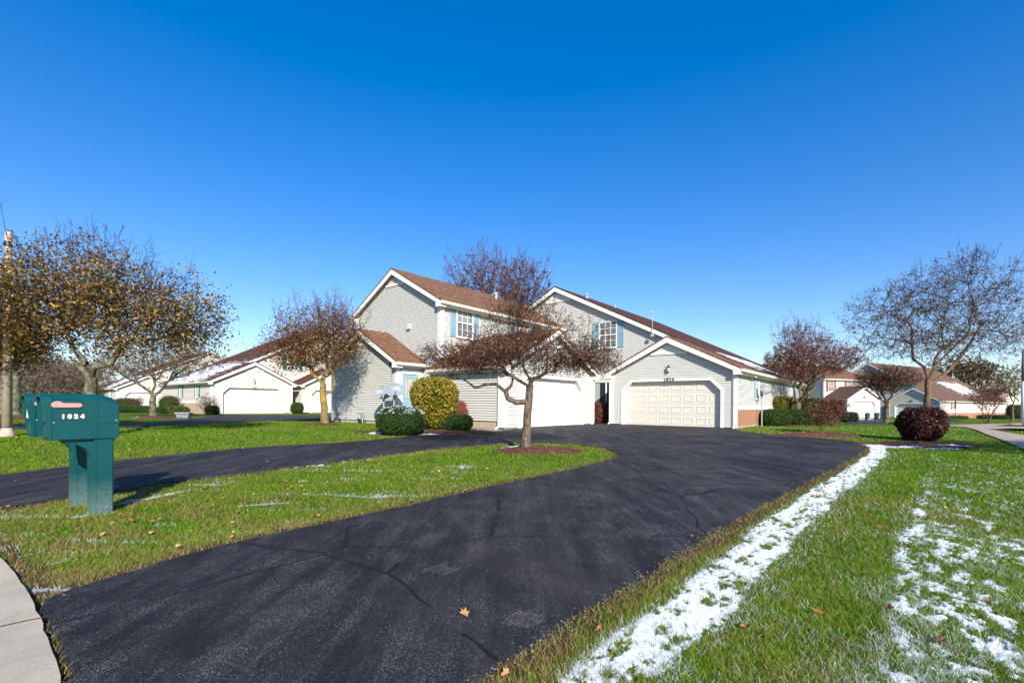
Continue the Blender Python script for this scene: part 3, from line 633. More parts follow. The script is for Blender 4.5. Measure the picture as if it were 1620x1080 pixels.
def make_tree(name, label, cat, base, hf, r0, blobs, n, bark, twig, leaves=0, lsize=.05, pal=None, seed=1, lean=(0, 0), whips=0, wlen=.7,
              tw=.0035, frac=.42, bend=.12, group=None, stems=1, leafblobs=None, spread=.08, extra=None, rex=.52, spur=1.3):
    rng = np.random.default_rng(seed); root = empty(name, (base[0], base[1], g1(*base)), 0, label, cat, group)
    pts = crown_points(blobs, n, rng); thick, thin, tips = [], [], []
    def put(a, b, ra, rb):
        L = np.linalg.norm(b - a); k = 3 if L > .5 else (2 if L > .15 else 1); prev = a; 
        for i in range(1, k + 1):
            q = a + (b - a) * i / k
            if i < k: q = q + rng.normal(size=3) * L * bend * (1, 1, .7)[0]
            rr = ra + (rb - ra) * i / k; rl = ra + (rb - ra) * (i - 1) / k
            (thick if ra > max(.022, tw * 2.6) else thin).append((prev, q, rl, rr)); prev = q
    N_ = len(pts)
    def rad(k): return max(tw, r0 * .72 * (k / N_) ** rex)
    def grow(node, idx, r, depth):
        k = len(idx)
        if k == 1: put(node, pts[idx[0]], min(r, tw * 1.6), tw * .6); tips.append(pts[idx[0]]); return
        kk = 2 if (k < 12 or rng.random() < .55) else 3
        if k <= 3 and depth > 2: kk = k
        P = pts[idx]; cen = P[rng.choice(k, kk, replace=False)]
        for _ in range(4):
            lab = ((P[:, None] - cen[None]) ** 2).sum(2).argmin(1)
            for c in range(kk):
                if (lab == c).any(): cen[c] = P[lab == c].mean(0)
        if len(np.unique(lab)) < 2: lab = np.arange(k) % kk
        for c in range(kk):
            sub = idx[lab == c]
            if len(sub) == 0: continue
            ctr = pts[sub].mean(0); rr = min(r * .96, rad(len(sub)))
            f = frac * rng.uniform(.8, 1.2) if len(sub) > 1 else 1
            nn = node + (ctr - node) * f
            if len(sub) == 1: put(node, pts[sub[0]], rr, tw * .6); tips.append(pts[sub[0]])
            else: put(node, nn, rr if depth else rr, rr * .9); grow(nn, sub, rr * .9, depth + 1)
    if stems == 1:
        top = np.array([lean[0], lean[1], hf]); prev = np.array([0, 0, -.1]); K = 7
        for i in range(1, K + 1):
            q = np.array([0, 0, 0.]) + top * i / K + (np.array([*rng.normal(size=2) * r0 * .12, 0]) if i < K else 0)
            ra = r0 * (1.35 - .35 * min(1, (i - 1) / 1.5)) if i < 3 else r0 * (1 - .15 * (i - 2) / K); rb = r0 * (1.35 - .35 * min(1, i / 1.5)) if i < 2 else r0 * (1 - .15 * (i - 1) / K)
            thick.append((prev, q, ra, rb)); prev = q
        if extra:
            for br in extra:
                for a, b in zip(br[:-1], br[1:]): thick.append((np.array(a[:3]), np.array(b[:3]), a[3], b[3]))
        grow(top, np.arange(N_), r0 * .85, 0)
    else:
        ang = np.arctan2(pts[:, 1], pts[:, 0]) + rng.normal(size=N_) * .5; gi = ((ang + np.pi) / (2 * np.pi) * stems).astype(int) % stems
        for s in range(stems):
            ids = np.where(gi == s)[0]
            if len(ids): grow(np.array([math.cos(s * 2 * math.pi / stems - math.pi) * spread, math.sin(s * 2 * math.pi / stems - math.pi) * spread, -.03]), ids, r0, 0)
    tips_ = np.array(tips)
    if whips:
        hi = tips_[np.argsort(-(tips_[:, 2] + rng.normal(size=len(tips_)) * .25 * np.ptp(tips_[:, 2])))[:whips]]
        for p_ in hi:
            d = np.array([*(p_[:2] * .10 + rng.normal(size=2) * .16), 1.]); L = wlen * rng.uniform(.4, 1.2); q = p_ + d * L; put(p_, q, tw * 1.2, tw * .5)
            for s in range(3):
                a = p_ + d * L * rng.uniform(.25, .8); put(a, a + (d * .6 + rng.normal(size=3) * .45) * L * .32, tw * .8, tw * .4)
    # short spur twigs
    S = tips_[rng.choice(len(tips_), int(len(tips_) * spur))]; E = S + rng.normal(size=S.shape) * .13 * (np.ptp(tips_[:, 2]) / 4)
    for a, b in zip(S, E): thin.append((a, b, tw * .8, tw * .45))
    V, F = tubes(thick); npmesh('trunk', V, F, bark, root, None, True)
    V, F = tubes(thin); npmesh('crown', V, F, twig, root)
    if leaves:
        src = np.concatenate([S, E]) if leafblobs is None else np.concatenate([crown_points(leafblobs, leaves * 2, rng), S])
        if leafblobs is None: C = src[rng.choice(len(src), leaves)] + rng.normal(size=(leaves, 3)) * .05
        else:
            cl = np.concatenate([crown_points(leafblobs, max(40, leaves // 60), rng), tips_[rng.choice(len(tips_), leaves // 60)]]); C = cl[rng.choice(len(cl), leaves)] + rng.normal(size=(leaves, 3)) * lsize * 3.1
        V, F, C_ = quads(C, lsize, rng, palette(leaves, pal, rng), .3); npmesh('foliage', V, F, M['leaf'], root, C_)
    return root
YG = [(.33, .20, .03, 4), (.15, .13, .02, 3), (.30, .13, .035, 3), (.05, .055, .015, 3), (.14, .065, .025, 2)]
OR = [(.30, .10, .03, 3), (.22, .16, .03, 2), (.35, .17, .05, 2), (.16, .06, .03, 3)]
BRN = [(.20, .09, .04, 3), (.28, .14, .05, 2), (.12, .06, .03, 3)]
# T4: island crab apple, the lowest limb kinks out to the left
b4 = at(831, 713)
make_tree('crab_apple_tree', 'low wide crab apple tree on the grass island, bare with a few orange leaves', 'tree', b4, 1.60, .108,
          [(-.2, 0, 2.38, 2.65, 1.9, .55, 6), (-1.5, -.2, 2.25, 1.15, 1.1, .42, 2), (1.5, .1, 2.25, 1.0, 1.1, .42, 2), (-.1, 0, 3.25, 1.0, 1.0, .95, 1.8), (.3, 0, 2.8, 1.9, 1.5, .75, 2)],
          4200, M['bark'], M['twig'], 3600, .038, [(.42, .16, .02, 3), (.30, .08, .03, 3), (.45, .25, .05, 2), (.16, .05, .03, 4)], 3, (.10, 0), 70, .5, .0062, .38, .15, rex=.57, spur=1.9,
          extra=[[(.05, 0, 1.22, .075), (-.22, -.02, 1.20, .068), (-.45, 0, 1.30, .06), (-.50, 0, 1.48, .052), (-.36, 0, 1.62, .035), (-.30, .1, 1.9, .02)],
                 [(-.50, 0, 1.46, .045), (-.75, 0, 1.66, .04), (-1.05, -.05, 1.62, .035), (-1.25, -.05, 1.55, .03), (-1.5, 0, 1.74, .022), (-1.9, 0, 1.85, .014)]])
# T1: big tree with yellow-green leaves behind the mailboxes
b1 = col(141, 14.2)
make_tree('maple_tree', 'large spreading tree with yellow green leaves behind the mailboxes', 'tree', b1, 1.75, .17,
          [(-.2, 0, 4.2, 3.2, 2.6, 1.8, 5), (-1.6, -.3, 3.6, 2.0, 2, 1.4, 2), (2.0, 0, 3.8, 2.0, 1.8, 1.5, 3), (3.0, 0, 3.3, 1.2, 1.2, 1.1, 1)],
          2400, M['bark_lichen'], M['twig'], 21000, .070, YG, 5, (.05, 0), 90, .8, .0075, .40, .10,
          leafblobs=[(-1.2, 0, 4.2, 2.6, 2.0, 1.2, 5), (-.2, 0, 4.3, 1.9, 1.8, 1.1, 3), (1.4, 0, 3.2, 2.0, 1.6, .9, 1.6), (-2.4, -.2, 3.0, 1.3, 1.5, 1.0, 2), (.8, 0, 4.4, 1.5, 1.4, .9, 1.2)])
b0 = col(-105, 15.2)
make_tree('maple_tree', 'tree with thick yellow green leaves cut by the left edge', 'tree', b0, 1.9, .16,
          [(.9, 0, 3.5, 2.3, 2.0, 1.5, 4), (1.8, 0, 2.7, 1.6, 1.6, .7, 2)], 1000, M['bark_lichen'], M['twig'], 17000, .070, YG, 8, (.2, 0), 30, .7, .007,
          leafblobs=[(.9, 0, 3.5, 2.2, 2.0, 1.2, 4), (2.0, 0, 2.85, 1.4, 1.3, .55, 3), (1.5, 0, 4.0, 1.6, 1.4, .8, 1)])
# T3
b3 = (-8.15, 20.7)
make_tree('crab_apple_tree', 'crab apple with rust and olive leaves and yellow trunk, left of the grey entry gable', 'tree', b3, 1.75, .15,
          [(-.3, 0, 3.8, 2.1, 1.8, 1.5, 5), (-1.6, 0, 3.3, 1.5, 1.2, .9, 2), (.6, 0, 4.0, 1.2, 1.2, 1.1, 2)], 2400, M['bark_yellow'], M['twig_red'], 12500, .062,
          [(.25, .10, .035, 3), (.17, .14, .03, 3), (.30, .18, .04, 1), (.12, .05, .03, 3)], 9, (-.1, 0), 110, .9, .0085, .40, .11,
          leafblobs=[(-.4, 0, 3.6, 2.0, 1.6, 1.15, 5), (-1.2, 0, 2.75, 1.2, 1.1, .4, 1.5), (.4, 0, 3.2, 1.2, 1, .8, 1)],
          extra=[[(-.05, 0, 1.35, .06), (.28, 0, 1.45, .055), (.40, 0, 1.75, .05), (.35, 0, 2.1, .04), (.15, 0, 2.4, .03)]])
# T2
b2 = at(242, 660)
make_tree('bare_tree', 'bare spreading tree with pale trunk on a mulch ring in front of the cream house', 'tree', b2, 1.25, .19,
          [(0, 0, 3.5, 3.6, 2.6, 1.5, 5), (-2.4, 0, 3.1, 1.9, 1.6, .9, 2), (2.3, 0, 3.7, 2.0, 1.6, 1.2, 2)], 2500, M['bark_lichen'], M['twig_grey'], 5000, .06, BRN, 12, (0, 0), 50, .7, .011, .44, .06)
# T0 and its companions
for i, (px, Y, h, r, lab) in enumerate([(23, 33, 8.5, .30, 'grey trunked bare tree right behind the concrete pole'),
                                       (4, 33.6, 8.0, .26, 'grey trunked bare tree at the left edge, left of the concrete pole')]):
    make_tree('bare_tree', lab, 'tree', col(px, Y), 2.6, r, [(0, 0, h * .62, 3.2, 2.6, h * .30, 5), (1.6, 0, h * .5, 2.4, 2, h * .22, 2)], 1100, M['bark_lichen'], M['twig_grey'], 600, .08, BRN, 20 + i, (.1, 0), 60, .8, .008, .42, .08)
# T5 tall behind the house
make_tree('tall_tree', 'tall red brown tree rising behind the grey two storey house', 'tree', col(785, 42), 4.0, .30,
          [(-1.6, 0, 11.6, 3.6, 2.6, 2.6, 4), (1.6, 0, 11.2, 3.4, 2.6, 2.8, 4), (0, 0, 9, 4, 3, 2.6, 3)], 1900, M['bark'], M['twig_red'], 4200, .12,
          [(.27, .12, .06, 3), (.15, .065, .045, 3)], 31, (0, 0), 120, 1.5, .020, .42, .08)
# T6
make_tree('crab_apple_tree', 'dark red brown crab apple right of the grey garage wall', 'tree', col(1260, 25.2), 1.15, .14,
          [(.9, 0, 3.6, 2.6, 1.8, 1.0, 5), (-.3, 0, 3.3, 1.4, 1.4, 1.2, 2), (.2, 0, 4.5, 1.6, 1.3, .9, 2), (2.4, 0, 3.5, 1.4, 1.2, .8, 1.5)], 2600, M['bark'], M['twig_red'], 6000, .06,
          [(.20, .05, .04, 4), (.26, .09, .04, 3), (.24, .14, .04, 1)], 41, (.1, 0), 50, .8, .010, .40, .12)
make_tree('crab_apple_tree', 'slim yellow trunked crab apple directly behind the dark one by the golden bush', 'tree', col(1270, 27.5), 1.5, .13,
          [(.3, 0, 3.2, 1.5, 1.3, .9, 3)], 600, M['bark_yellow'], M['twig'], 900, .055, BRN, 42, (0, 0), 20, .6, .006)
# T7
make_tree('birch_tree', 'tall open tree with pale peeling limbs behind the dark red bush', 'tree', col(1467, 27.5), 2.6, .17,
          [(-.3, 0, 4.7, 3.6, 2.6, 1.1, 3.5), (-2.0, 0, 6.3, 2.9, 2.4, 2.0, 4), (.6, 0, 7.2, 3.0, 2.4, 2.3, 5), (3.0, 0, 6.0, 2.6, 2.2, 2.4, 4), (2.1, 0, 9.2, 1.3, 1.2, 1.3, 1), (4.6, 0, 8.2, 1.2, 1.2, 1.6, 1), (5.0, 0, 5.0, 1.8, 1.6, 1.6, 1.3)], 4200, M['bark_birch'], M['twig'], 9000, .068,
          [(.24, .14, .05, 3), (.08, .05, .03, 4), (.32, .21, .07, 1.5)], 51, (.05, 0), 70, .8, .0115, .52, .045, rex=.50, spur=1.0,
          extra=[[(.03, 0, 2.25, .12), (.9, .1, 2.75, .10), (1.8, .2, 3.6, .085), (2.6, .2, 4.7, .06), (3.4, .3, 5.9, .035)]])
# T8
make_tree('crab_apple_tree', 'small round orange brown crab apple left of the dark red bush', 'tree', col(1403, 33), 1.15, .16,
          [(0, 0, 3.1, 2.2, 1.8, 1.0, 5), (-1.2, 0, 3.0, 1.0, 1, .7, 1)], 2600, M['bark'], M['twig'], 5000, .065, OR, 61, (0, 0), 30, .5, .007)
make_tree('young_tree', 'multi stemmed shrubby tree in front of the red shuttered brick house', 'tree', col(1563, 58), .3, .15,
          [(0, 0, 3.6, 2.8, 2, 1.5, 4), (1.2, 0, 4.0, 1.6, 1.4, 1.2, 1)], 900, M['bark'], M['twig_red'], 1400, .09, BRN, 71, (0, 0), 60, .9, .014, stems=4, spread=.09)
make_tree('oak_tree', 'dense dark olive tree rising behind the brown roof at right', 'tree', col(1525, 100), 3.5, .5,
          [(-1, 0, 9.5, 6.5, 5, 3.6, 4), (3.5, 0, 8.5, 4.5, 4, 3.4, 2)], 1200, M['bark'], M['twig'], 9000, .26, [(.09, .08, .02, 4), (.16, .10, .03, 3), (.22, .10, .04, 1)], 72, (0, 0), 40, 1.5, .03)
make_tree('oak_tree', 'olive and orange tree behind the right end of the grey roof', 'tree', col(1232, 52), 2.0, .3,
          [(0, 0, 5.2, 2.7, 2.4, 2.6, 4), (1.6, 0, 4.6, 2.2, 2, 2.2, 2)], 900, M['bark'], M['twig'], 9000, .15, [(.12, .13, .02, 4), (.30, .17, .03, 3), (.28, .10, .03, 1.5)], 73, (0, 0), 20, .8, .015)
make_tree('young_tree', 'thin leafy tree behind the pale lamp pole at right edge', 'tree', col(1602, 62), 1.8, .14,
          [(0, 0, 5.2, 2.6, 2, 2.2, 4)], 700, M['bark'], M['twig'], 2200, .12, BRN + [(.2, .2, .04, 2)], 74, (0, 0), 30, .8, .014)
make_tree('crab_apple_tree', 'broad crab apple beyond the right edge whose shade falls on the snowy bed', 'tree', (17.0, 6.0), 1.9, .16,
          [(0, 0, 4.5, 4.6, 1.6, .9, 5)], 1500, M['bark'], M['twig'], 9000, .07, OR, 62, (0, 0), 20, .5, .012)
make_tree('crab_apple_tree', 'second broad crab apple beyond the right edge, nearer the sidewalk', 'tree', (25.0, 5.0), 1.9, .16,
          [(0, 0, 4.6, 4.2, 1.5, .9, 5)], 1200, M['bark'], M['twig'], 7000, .07, OR, 63, (0, 0), 20, .5, .012)
for i, (px, Y, h, wd, lab) in enumerate([(1425, 112, 9.2, 7, 'brown tree behind the roofs between the two red shuttered houses'), (1330, 105, 7.5, 7, 'brown tree behind the left red shuttered house'),
                                        (385, 75, 8.5, 6, 'faint bare tree beyond the cream roofs'), (452, 68, 9.5, 5.5, 'bare tree standing behind the cream garage roof'), (250, 92, 9.5, 6, 'bare tree behind the leftmost cream gable')]):
    make_tree('bare_tree', lab, 'tree', col(px, Y), h * .3, .25, [(0, 0, h * .62, wd, 3.5, h * .32, 4)], 1100, M['bark'], M['twig'], 1500, .16, BRN, 80 + i, (0, 0), 80, 1.3, .02, .42, .08)
for i, (px, Y, h, wd) in enumerate([(-20, 62, 8.5, 5), (30, 70, 9, 5), (70, 58, 7.2, 4.5), (105, 72, 8.5, 5), (135, 62, 7, 4), (60, 86, 10, 7), (-60, 58, 8, 5)]):
    make_tree('bare_tree', 'bare brown tree number among the woods left of the cream houses', 'tree', col(px, Y), h * .22, .30, [(0, 0, h * .50, wd, 3.5, h * .40, 4)], 2200,
              M['bark_birch'], M['twig'] if i % 2 else M['twig_grey'], 3600, .15, ([(.10, .06, .035, 3), (.17, .10, .05, 2)] if i % 2 else [(.24, .16, .09, 3), (.13, .09, .05, 2)]), 100 + i, (0, 0), 40, 1.0, .018, .42, .09, 'bare trees in the woods at left')['label'] = \
        ['bare brown tree of the woods, behind the concrete pole', 'bare brown tree of the woods, just right of the concrete pole', 'low bare brown tree of the woods, above the left mailbox', 'bare brown tree of the woods, above the middle of the mailbox', 'bare brown tree of the woods, beside the leftmost cream gable', 'tallest and farthest bare brown tree of the woods', 'bare brown tree of the woods, cut by the left edge'][i]

# ------------------------------------------------------------------ bushes
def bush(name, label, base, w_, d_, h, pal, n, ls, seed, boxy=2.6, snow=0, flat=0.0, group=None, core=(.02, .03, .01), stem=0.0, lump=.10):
    rng = np.random.default_rng(seed); root = empty(name, (base[0], base[1], g1(*base)), 0, label, 'bush', group)
    def surf(d, s=1.0):
        k = (np.abs(d[:, 0]) ** boxy + np.abs(d[:, 1]) ** boxy + np.abs(d[:, 2]) ** boxy) ** (-1 / boxy)
        q = d * k[:, None]; nz = fbm(q[:, 0] * 2.5 + seed, q[:, 2] * 2.5 + q[:, 1] * 2, 3)
        q = q * (1 - lump + 2 * lump * nz)[:, None] * s
        zz = q[:, 2] * .5 + .5; taper = 1 - flat * (1 - zz) ** 1.5
        return np.stack([q[:, 0] * w_ / 2 * taper, q[:, 1] * d_ / 2 * taper, np.maximum(0.02, stem + (q[:, 2] * .5 + .5) * (h - stem))], 1)
    d = rng.normal(size=(n, 3)); d /= np.linalg.norm(d, axis=1, keepdims=True); d = d[d[:, 2] > -.93]
    P = surf(d) * np.array([1, 1, 1]); stray = rng.random((len(P), 1)) < .03; P = P * (1 + stray * rng.random((len(P), 1)) * .07) * (1 - rng.random((len(P), 1)) ** 2 * .20 * np.array([1, 1, .6])) + rng.normal(size=P.shape) * ls * .35
    C = palette(len(P), pal, rng); V, F, C_ = quads(P, ls, rng, C, .4, 1.5); npmesh('foliage', V, F, M['leaf'], root, C_)
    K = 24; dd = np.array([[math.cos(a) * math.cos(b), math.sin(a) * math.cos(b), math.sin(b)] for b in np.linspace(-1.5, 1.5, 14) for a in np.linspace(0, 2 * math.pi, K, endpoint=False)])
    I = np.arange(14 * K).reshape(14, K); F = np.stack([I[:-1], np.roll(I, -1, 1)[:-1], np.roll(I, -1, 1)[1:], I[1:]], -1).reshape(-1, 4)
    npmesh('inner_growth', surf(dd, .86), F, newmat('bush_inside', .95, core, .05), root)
    if stem > 0:
        sg = []
        for s in range(9): a = rng.uniform(0, 6.3); sg.append((np.array([math.cos(a) * .1, math.sin(a) * .1, -.03]), np.array([math.cos(a) * w_ * .25, math.sin(a) * d_ * .25, h * .5]), .02, .012))
        V, F = tubes(sg); npmesh('stem', V, F, M['bark'], root)
    if snow:
        d = rng.normal(size=(snow * 3, 3)); d /= np.linalg.norm(d, axis=1, keepdims=True); d = d[d[:, 2] > .42][:snow]
        P = surf(d, 1.0); k = fbm(P[:, 0] * 6 + 3, P[:, 1] * 6, 3) > .50; P = P[k] + np.array([0, 0, ls * .4])
        V, F, C_ = quads(P, ls * 1.25, rng, np.tile([[.78, .80, .84]], (len(P), 1)), 2.0, 1.2); npmesh('snow_cap', V, F, M['leaf'], root, C_)
    return root
GRN = [(.035, .085, .012, 4), (.055, .12, .015, 3), (.022, .05, .010, 3)]
GLD = [(.36, .27, .02, 5), (.22, .22, .02, 4), (.10, .14, .015, 3), (.42, .24, .05, 2)]
RED = [(.14, .03, .03, 4), (.22, .06, .05, 2), (.10, .045, .02, 2), (.20, .13, .05, 1)]
DRED = [(.060, .016, .016, 5), (.12, .025, .028, 2), (.035, .028, .012, 3), (.20, .10, .06, .5)]
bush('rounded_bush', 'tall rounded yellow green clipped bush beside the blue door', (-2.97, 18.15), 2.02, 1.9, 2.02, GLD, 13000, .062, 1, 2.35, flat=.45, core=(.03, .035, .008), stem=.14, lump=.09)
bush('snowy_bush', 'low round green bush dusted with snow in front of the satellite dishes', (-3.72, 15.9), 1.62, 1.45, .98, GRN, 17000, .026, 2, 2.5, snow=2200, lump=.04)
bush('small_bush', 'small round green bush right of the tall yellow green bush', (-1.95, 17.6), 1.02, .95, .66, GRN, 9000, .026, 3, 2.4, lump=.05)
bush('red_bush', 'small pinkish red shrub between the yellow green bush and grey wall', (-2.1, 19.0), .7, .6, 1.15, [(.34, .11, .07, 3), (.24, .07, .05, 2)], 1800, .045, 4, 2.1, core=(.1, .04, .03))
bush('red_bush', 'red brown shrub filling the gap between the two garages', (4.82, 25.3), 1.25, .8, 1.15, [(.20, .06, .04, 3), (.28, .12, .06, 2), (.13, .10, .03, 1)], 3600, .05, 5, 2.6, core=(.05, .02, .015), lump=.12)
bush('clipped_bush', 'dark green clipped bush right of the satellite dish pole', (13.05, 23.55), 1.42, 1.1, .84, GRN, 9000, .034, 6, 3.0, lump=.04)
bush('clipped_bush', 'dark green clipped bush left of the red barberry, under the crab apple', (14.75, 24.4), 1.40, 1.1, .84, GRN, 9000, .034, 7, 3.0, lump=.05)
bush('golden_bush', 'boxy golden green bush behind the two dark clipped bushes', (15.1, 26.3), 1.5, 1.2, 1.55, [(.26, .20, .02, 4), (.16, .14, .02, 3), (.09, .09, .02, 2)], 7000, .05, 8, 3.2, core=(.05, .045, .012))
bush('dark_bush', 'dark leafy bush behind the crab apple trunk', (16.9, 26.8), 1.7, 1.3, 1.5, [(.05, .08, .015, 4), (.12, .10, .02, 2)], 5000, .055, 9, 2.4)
b8 = at(1450, 700)
bush('barberry_bush', 'dense dark purple red bush on the snowy bed at right', col(1457, b8[1] + .55), 1.12, 1.0, 1.08, DRED, 12000, .050, 10, 2.9, core=(.010, .006, .005), flat=.15, lump=.30)
b7 = at(1314, 687)
make_tree('barberry_bush', 'open twiggy red barberry with pale stems on the bed at the drive edge', 'bush', (b7[0], b7[1] + .2), .0, .016,
          [(0, 0, .80, .72, .6, .55, 3), (.25, 0, 1.05, .5, .5, .34, 1)], 420, M['twig_grey'], M['bark_birch'], 5200, .042, RED + [(.10, .12, .03, 1)], 91, stems=16, spread=.22, tw=.003, bend=.05)
for i, (px, Y, w_, h, pal, lab) in enumerate([
    (200, 47, 2.9, 1.35, [(.14, .07, .04, 3), (.20, .10, .06, 2)], 'rounded brown leafless bush against the cream wall'),
    (200, 41, 2.2, .62, GRN, 'low clipped green hedge below the brown leafless bush'),
    (232, 40.5, 1.9, .62, GRN, 'low clipped green hedge left of the pale tree trunk'),
    (262, 38.5, 1.0, .62, GRN, 'small low green hedge right of the pale tree trunk'),
    (283, 38.0, 1.55, .62, [(.10, .12, .02, 3), (.16, .13, .03, 1)], 'low olive hedge right of the small hedge, by the utility box'),
    (268, 40.5, 1.7, 1.5, [(.06, .10, .015, 3), (.20, .13, .04, 1)], 'tall green and rust bush under the teal shuttered window'),
    (336, 36.6, .8, .7, [(.03, .05, .012, 3)], 'small dark green shrub at the cream garage corner'),
    (470, 41.5, 1.0, 1.0, GRN, 'squarish green bush between the two cream garages'),
    (1296, 60, 2.4, 2.2, [(.05, .07, .015, 3), (.14, .09, .03, 1)], 'dark shrub between the grey house and the far red shuttered house'),
    (1344, 58, 2.0, 1.3, [(.02, .03, .01, 3)], 'very dark round bush left of the far mailboxes'),
    (1606, 72, 2.6, 2.2, [(.02, .03, .01, 3)], 'tall dark shrub at the right end of the brick based house'),
    (1573, 69, 5.0, .6, [(.02, .035, .01, 3)], 'low dark hedge along the brick base at right'),
    (1505, 66, 4.6, .5, [(.07, .09, .03, 3), (.2, .15, .06, 1)], 'low ragged planting before the brick base, beside the sign post')]):
    bush('hedge_bush', lab, col(px, Y), w_, 1.0, h, pal, 3000, .05 if Y < 50 else .09, 200 + i, 3.0)
b = col(328, 37.0)
make_tree('bare_shrub', 'bare twiggy red brown shrub at the cream garage corner', 'bush', b, 0, .02, [(0, 0, 1.0, .95, .6, .75, 2)], 350, M['twig_grey'], M['twig_red'], 500, .05, BRN, 93, stems=9, spread=.2, tw=.006)
b = col(221, 46)
make_tree('bare_shrub', 'small bare reddish shrub right of the brown leafless bush', 'bush', b, 0, .02, [(0, 0, 1.2, .55, .4, .5, 2)], 150, M['twig_red'], M['twig_red'], 120, .05, BRN, 94, stems=5, spread=.1, tw=.008)

# ------------------------------------------------------------------ house kit
def cutspan(spans, hole):
    out = []
    for a, b in spans:
        h0, h1 = hole
        if h1 <= a or h0 >= b: out.append((a, b)); continue
        if h0 > a: out.append((a, h0))
        if h1 < b: out.append((h1, b))
    return out
def clap(mb, span, z0, z1, holes=(), step=.1016, T=.040):
    """clapboard courses on the frame of mb; span(z)->(a,b); holes: f(z)->(a,b) or None"""
    z = z0
    while z < z1 - 1e-4:
        zt = min(z + step, z1); lo, hi = span(z), span(zt)
        if lo is None: break
        if hi is None or hi[1] <= hi[0]: hi = ((lo[0] + lo[1]) / 2,) * 2
        sp = [lo]
        for h in holes:
            r = h((z + zt) / 2)
            if r: sp = cutspan(sp, r)
        for a, b in sp:
            ta = hi[0] if a == lo[0] else a; tb = hi[1] if b == lo[1] else b
            mb.add([mb.p(a, T, z), mb.p(b, T, z), mb.p(tb, .004, zt), mb.p(ta, .004, zt), mb.p(a, 0, z), mb.p(b, 0, z)], [(0, 1, 2, 3), (4, 5, 1, 0)])
        z = zt
def rect(L): return lambda z: (0, L)
def gable(L, ze, sl): return lambda z: (0, L) if z <= ze else (((z - ze) / sl, L - (z - ze) / sl) if (z - ze) / sl < L / 2 else None)
def rhole(a, b, c, d): return lambda z: (a, b) if c < z < d else None
def octh(a, b, z0, z1, ch): return lambda z: (None if z > z1 or z < z0 else ((a, b) if z < z1 - ch else (a + (z - (z1 - ch)), b - (z - (z1 - ch)))))
def garage(root, O, U, N, a, b, z0, mat, mir=1, num=None, hgt=2.13, detail=True, lantern=True):
    """garage opening between u=a..b; returns hole for the siding"""
    tw_, ch = .13, .46; top = z0 + hgt
    outer = [(a - tw_, z0), (a - tw_, top - ch + .05), (a + ch - .05, top + tw_), (b - ch + .05, top + tw_), (b + tw_, top - ch + .05), (b + tw_, z0)]
    inner = [(a, z0), (a, top - ch), (a + ch, top), (b - ch, top), (b, top - ch), (b, z0)]
    m = MB(O, U, N, mir); m.prism([outer[0], outer[1], inner[1], inner[0]], -.16, .055)
    m.prism([outer[1], outer[2], inner[2], inner[1]], -.16, .045); m.prism([outer[2], outer[3], inner[3], inner[2]], -.16, .045)
    m.prism([outer[3], outer[4], inner[4], inner[3]], -.16, .045); m.prism([outer[4], outer[5], inner[5], inner[4]], -.16, .045)
    m.build('garage_frame', M['trim'], root)
    d = MB(O, U, N, mir); rows_, cols_ = 4, 8; H = hgt / rows_; W = (b - a) / cols_
    for r in range(rows_): d.box(a - .05, b + .05, -.20, -.17, z0 + r * H + .003, z0 + (r + 1) * H - .003)
    if detail:
        for r in range(rows_):
            for c in range(cols_):
                u0, u1, q0, q1 = a + c * W + .07, a + (c + 1) * W - .07, z0 + r * H + .11, z0 + (r + 1) * H - .11
                d.ring([(u0, q0), (u1, q0), (u1, q1), (u0, q1)], [(u0 + .03, q0 + .03), (u1 - .03, q0 + .03), (u1 - .03, q1 - .03), (u0 + .03, q1 - .03)], -.175, -.156)
    g = d.build('garage_door', mat, root)
    s = MB(O, U, N, mir); s.box(a, b, -.21, -.155, z0 - .02, z0 + .025); s.build('door_seal', M['black'], g)
    c = (a + b) / 2
    if lantern:
        l = MB(O, U, N, mir); q = l.p(c, .12, top + .52); k = (q[0], q[1], 0)
        l.box(c - .045, c + .045, .0, .03, top + .45, top + .62)
        l.lathe((q[0], q[1], top + .40), [(.01, 0), (.06, .03), (.055, .05), (.075, .22), (.09, .24), (.03, .31), (.02, .36), (.005, .38)], 8)
        l.box(c - .012, c + .012, .02, .12, top + .60, top + .63)
        lo = l.build('wall_lantern', M['black'], root)
        gg = MB(O, U, N, mir); gg.lathe((q[0], q[1], top + .445), [(.062, 0), (.078, .165)], 8); gg.build('lantern_glass', M['lampglass'], lo)
    if num:
        m_ = MB(O, U, N, mir); q = m_.p(c, .066, top + tw_ / 2 + .005); ang = math.atan2(U[1], U[0] * mir)
        text('house_number', num, .22, M['black'], root, (q[0] * mir, q[1], q[2]), (math.pi / 2, 0, ang), .012, .0)
    return octh(a - .05, b + .05, z0 - .3, top + .06, ch)
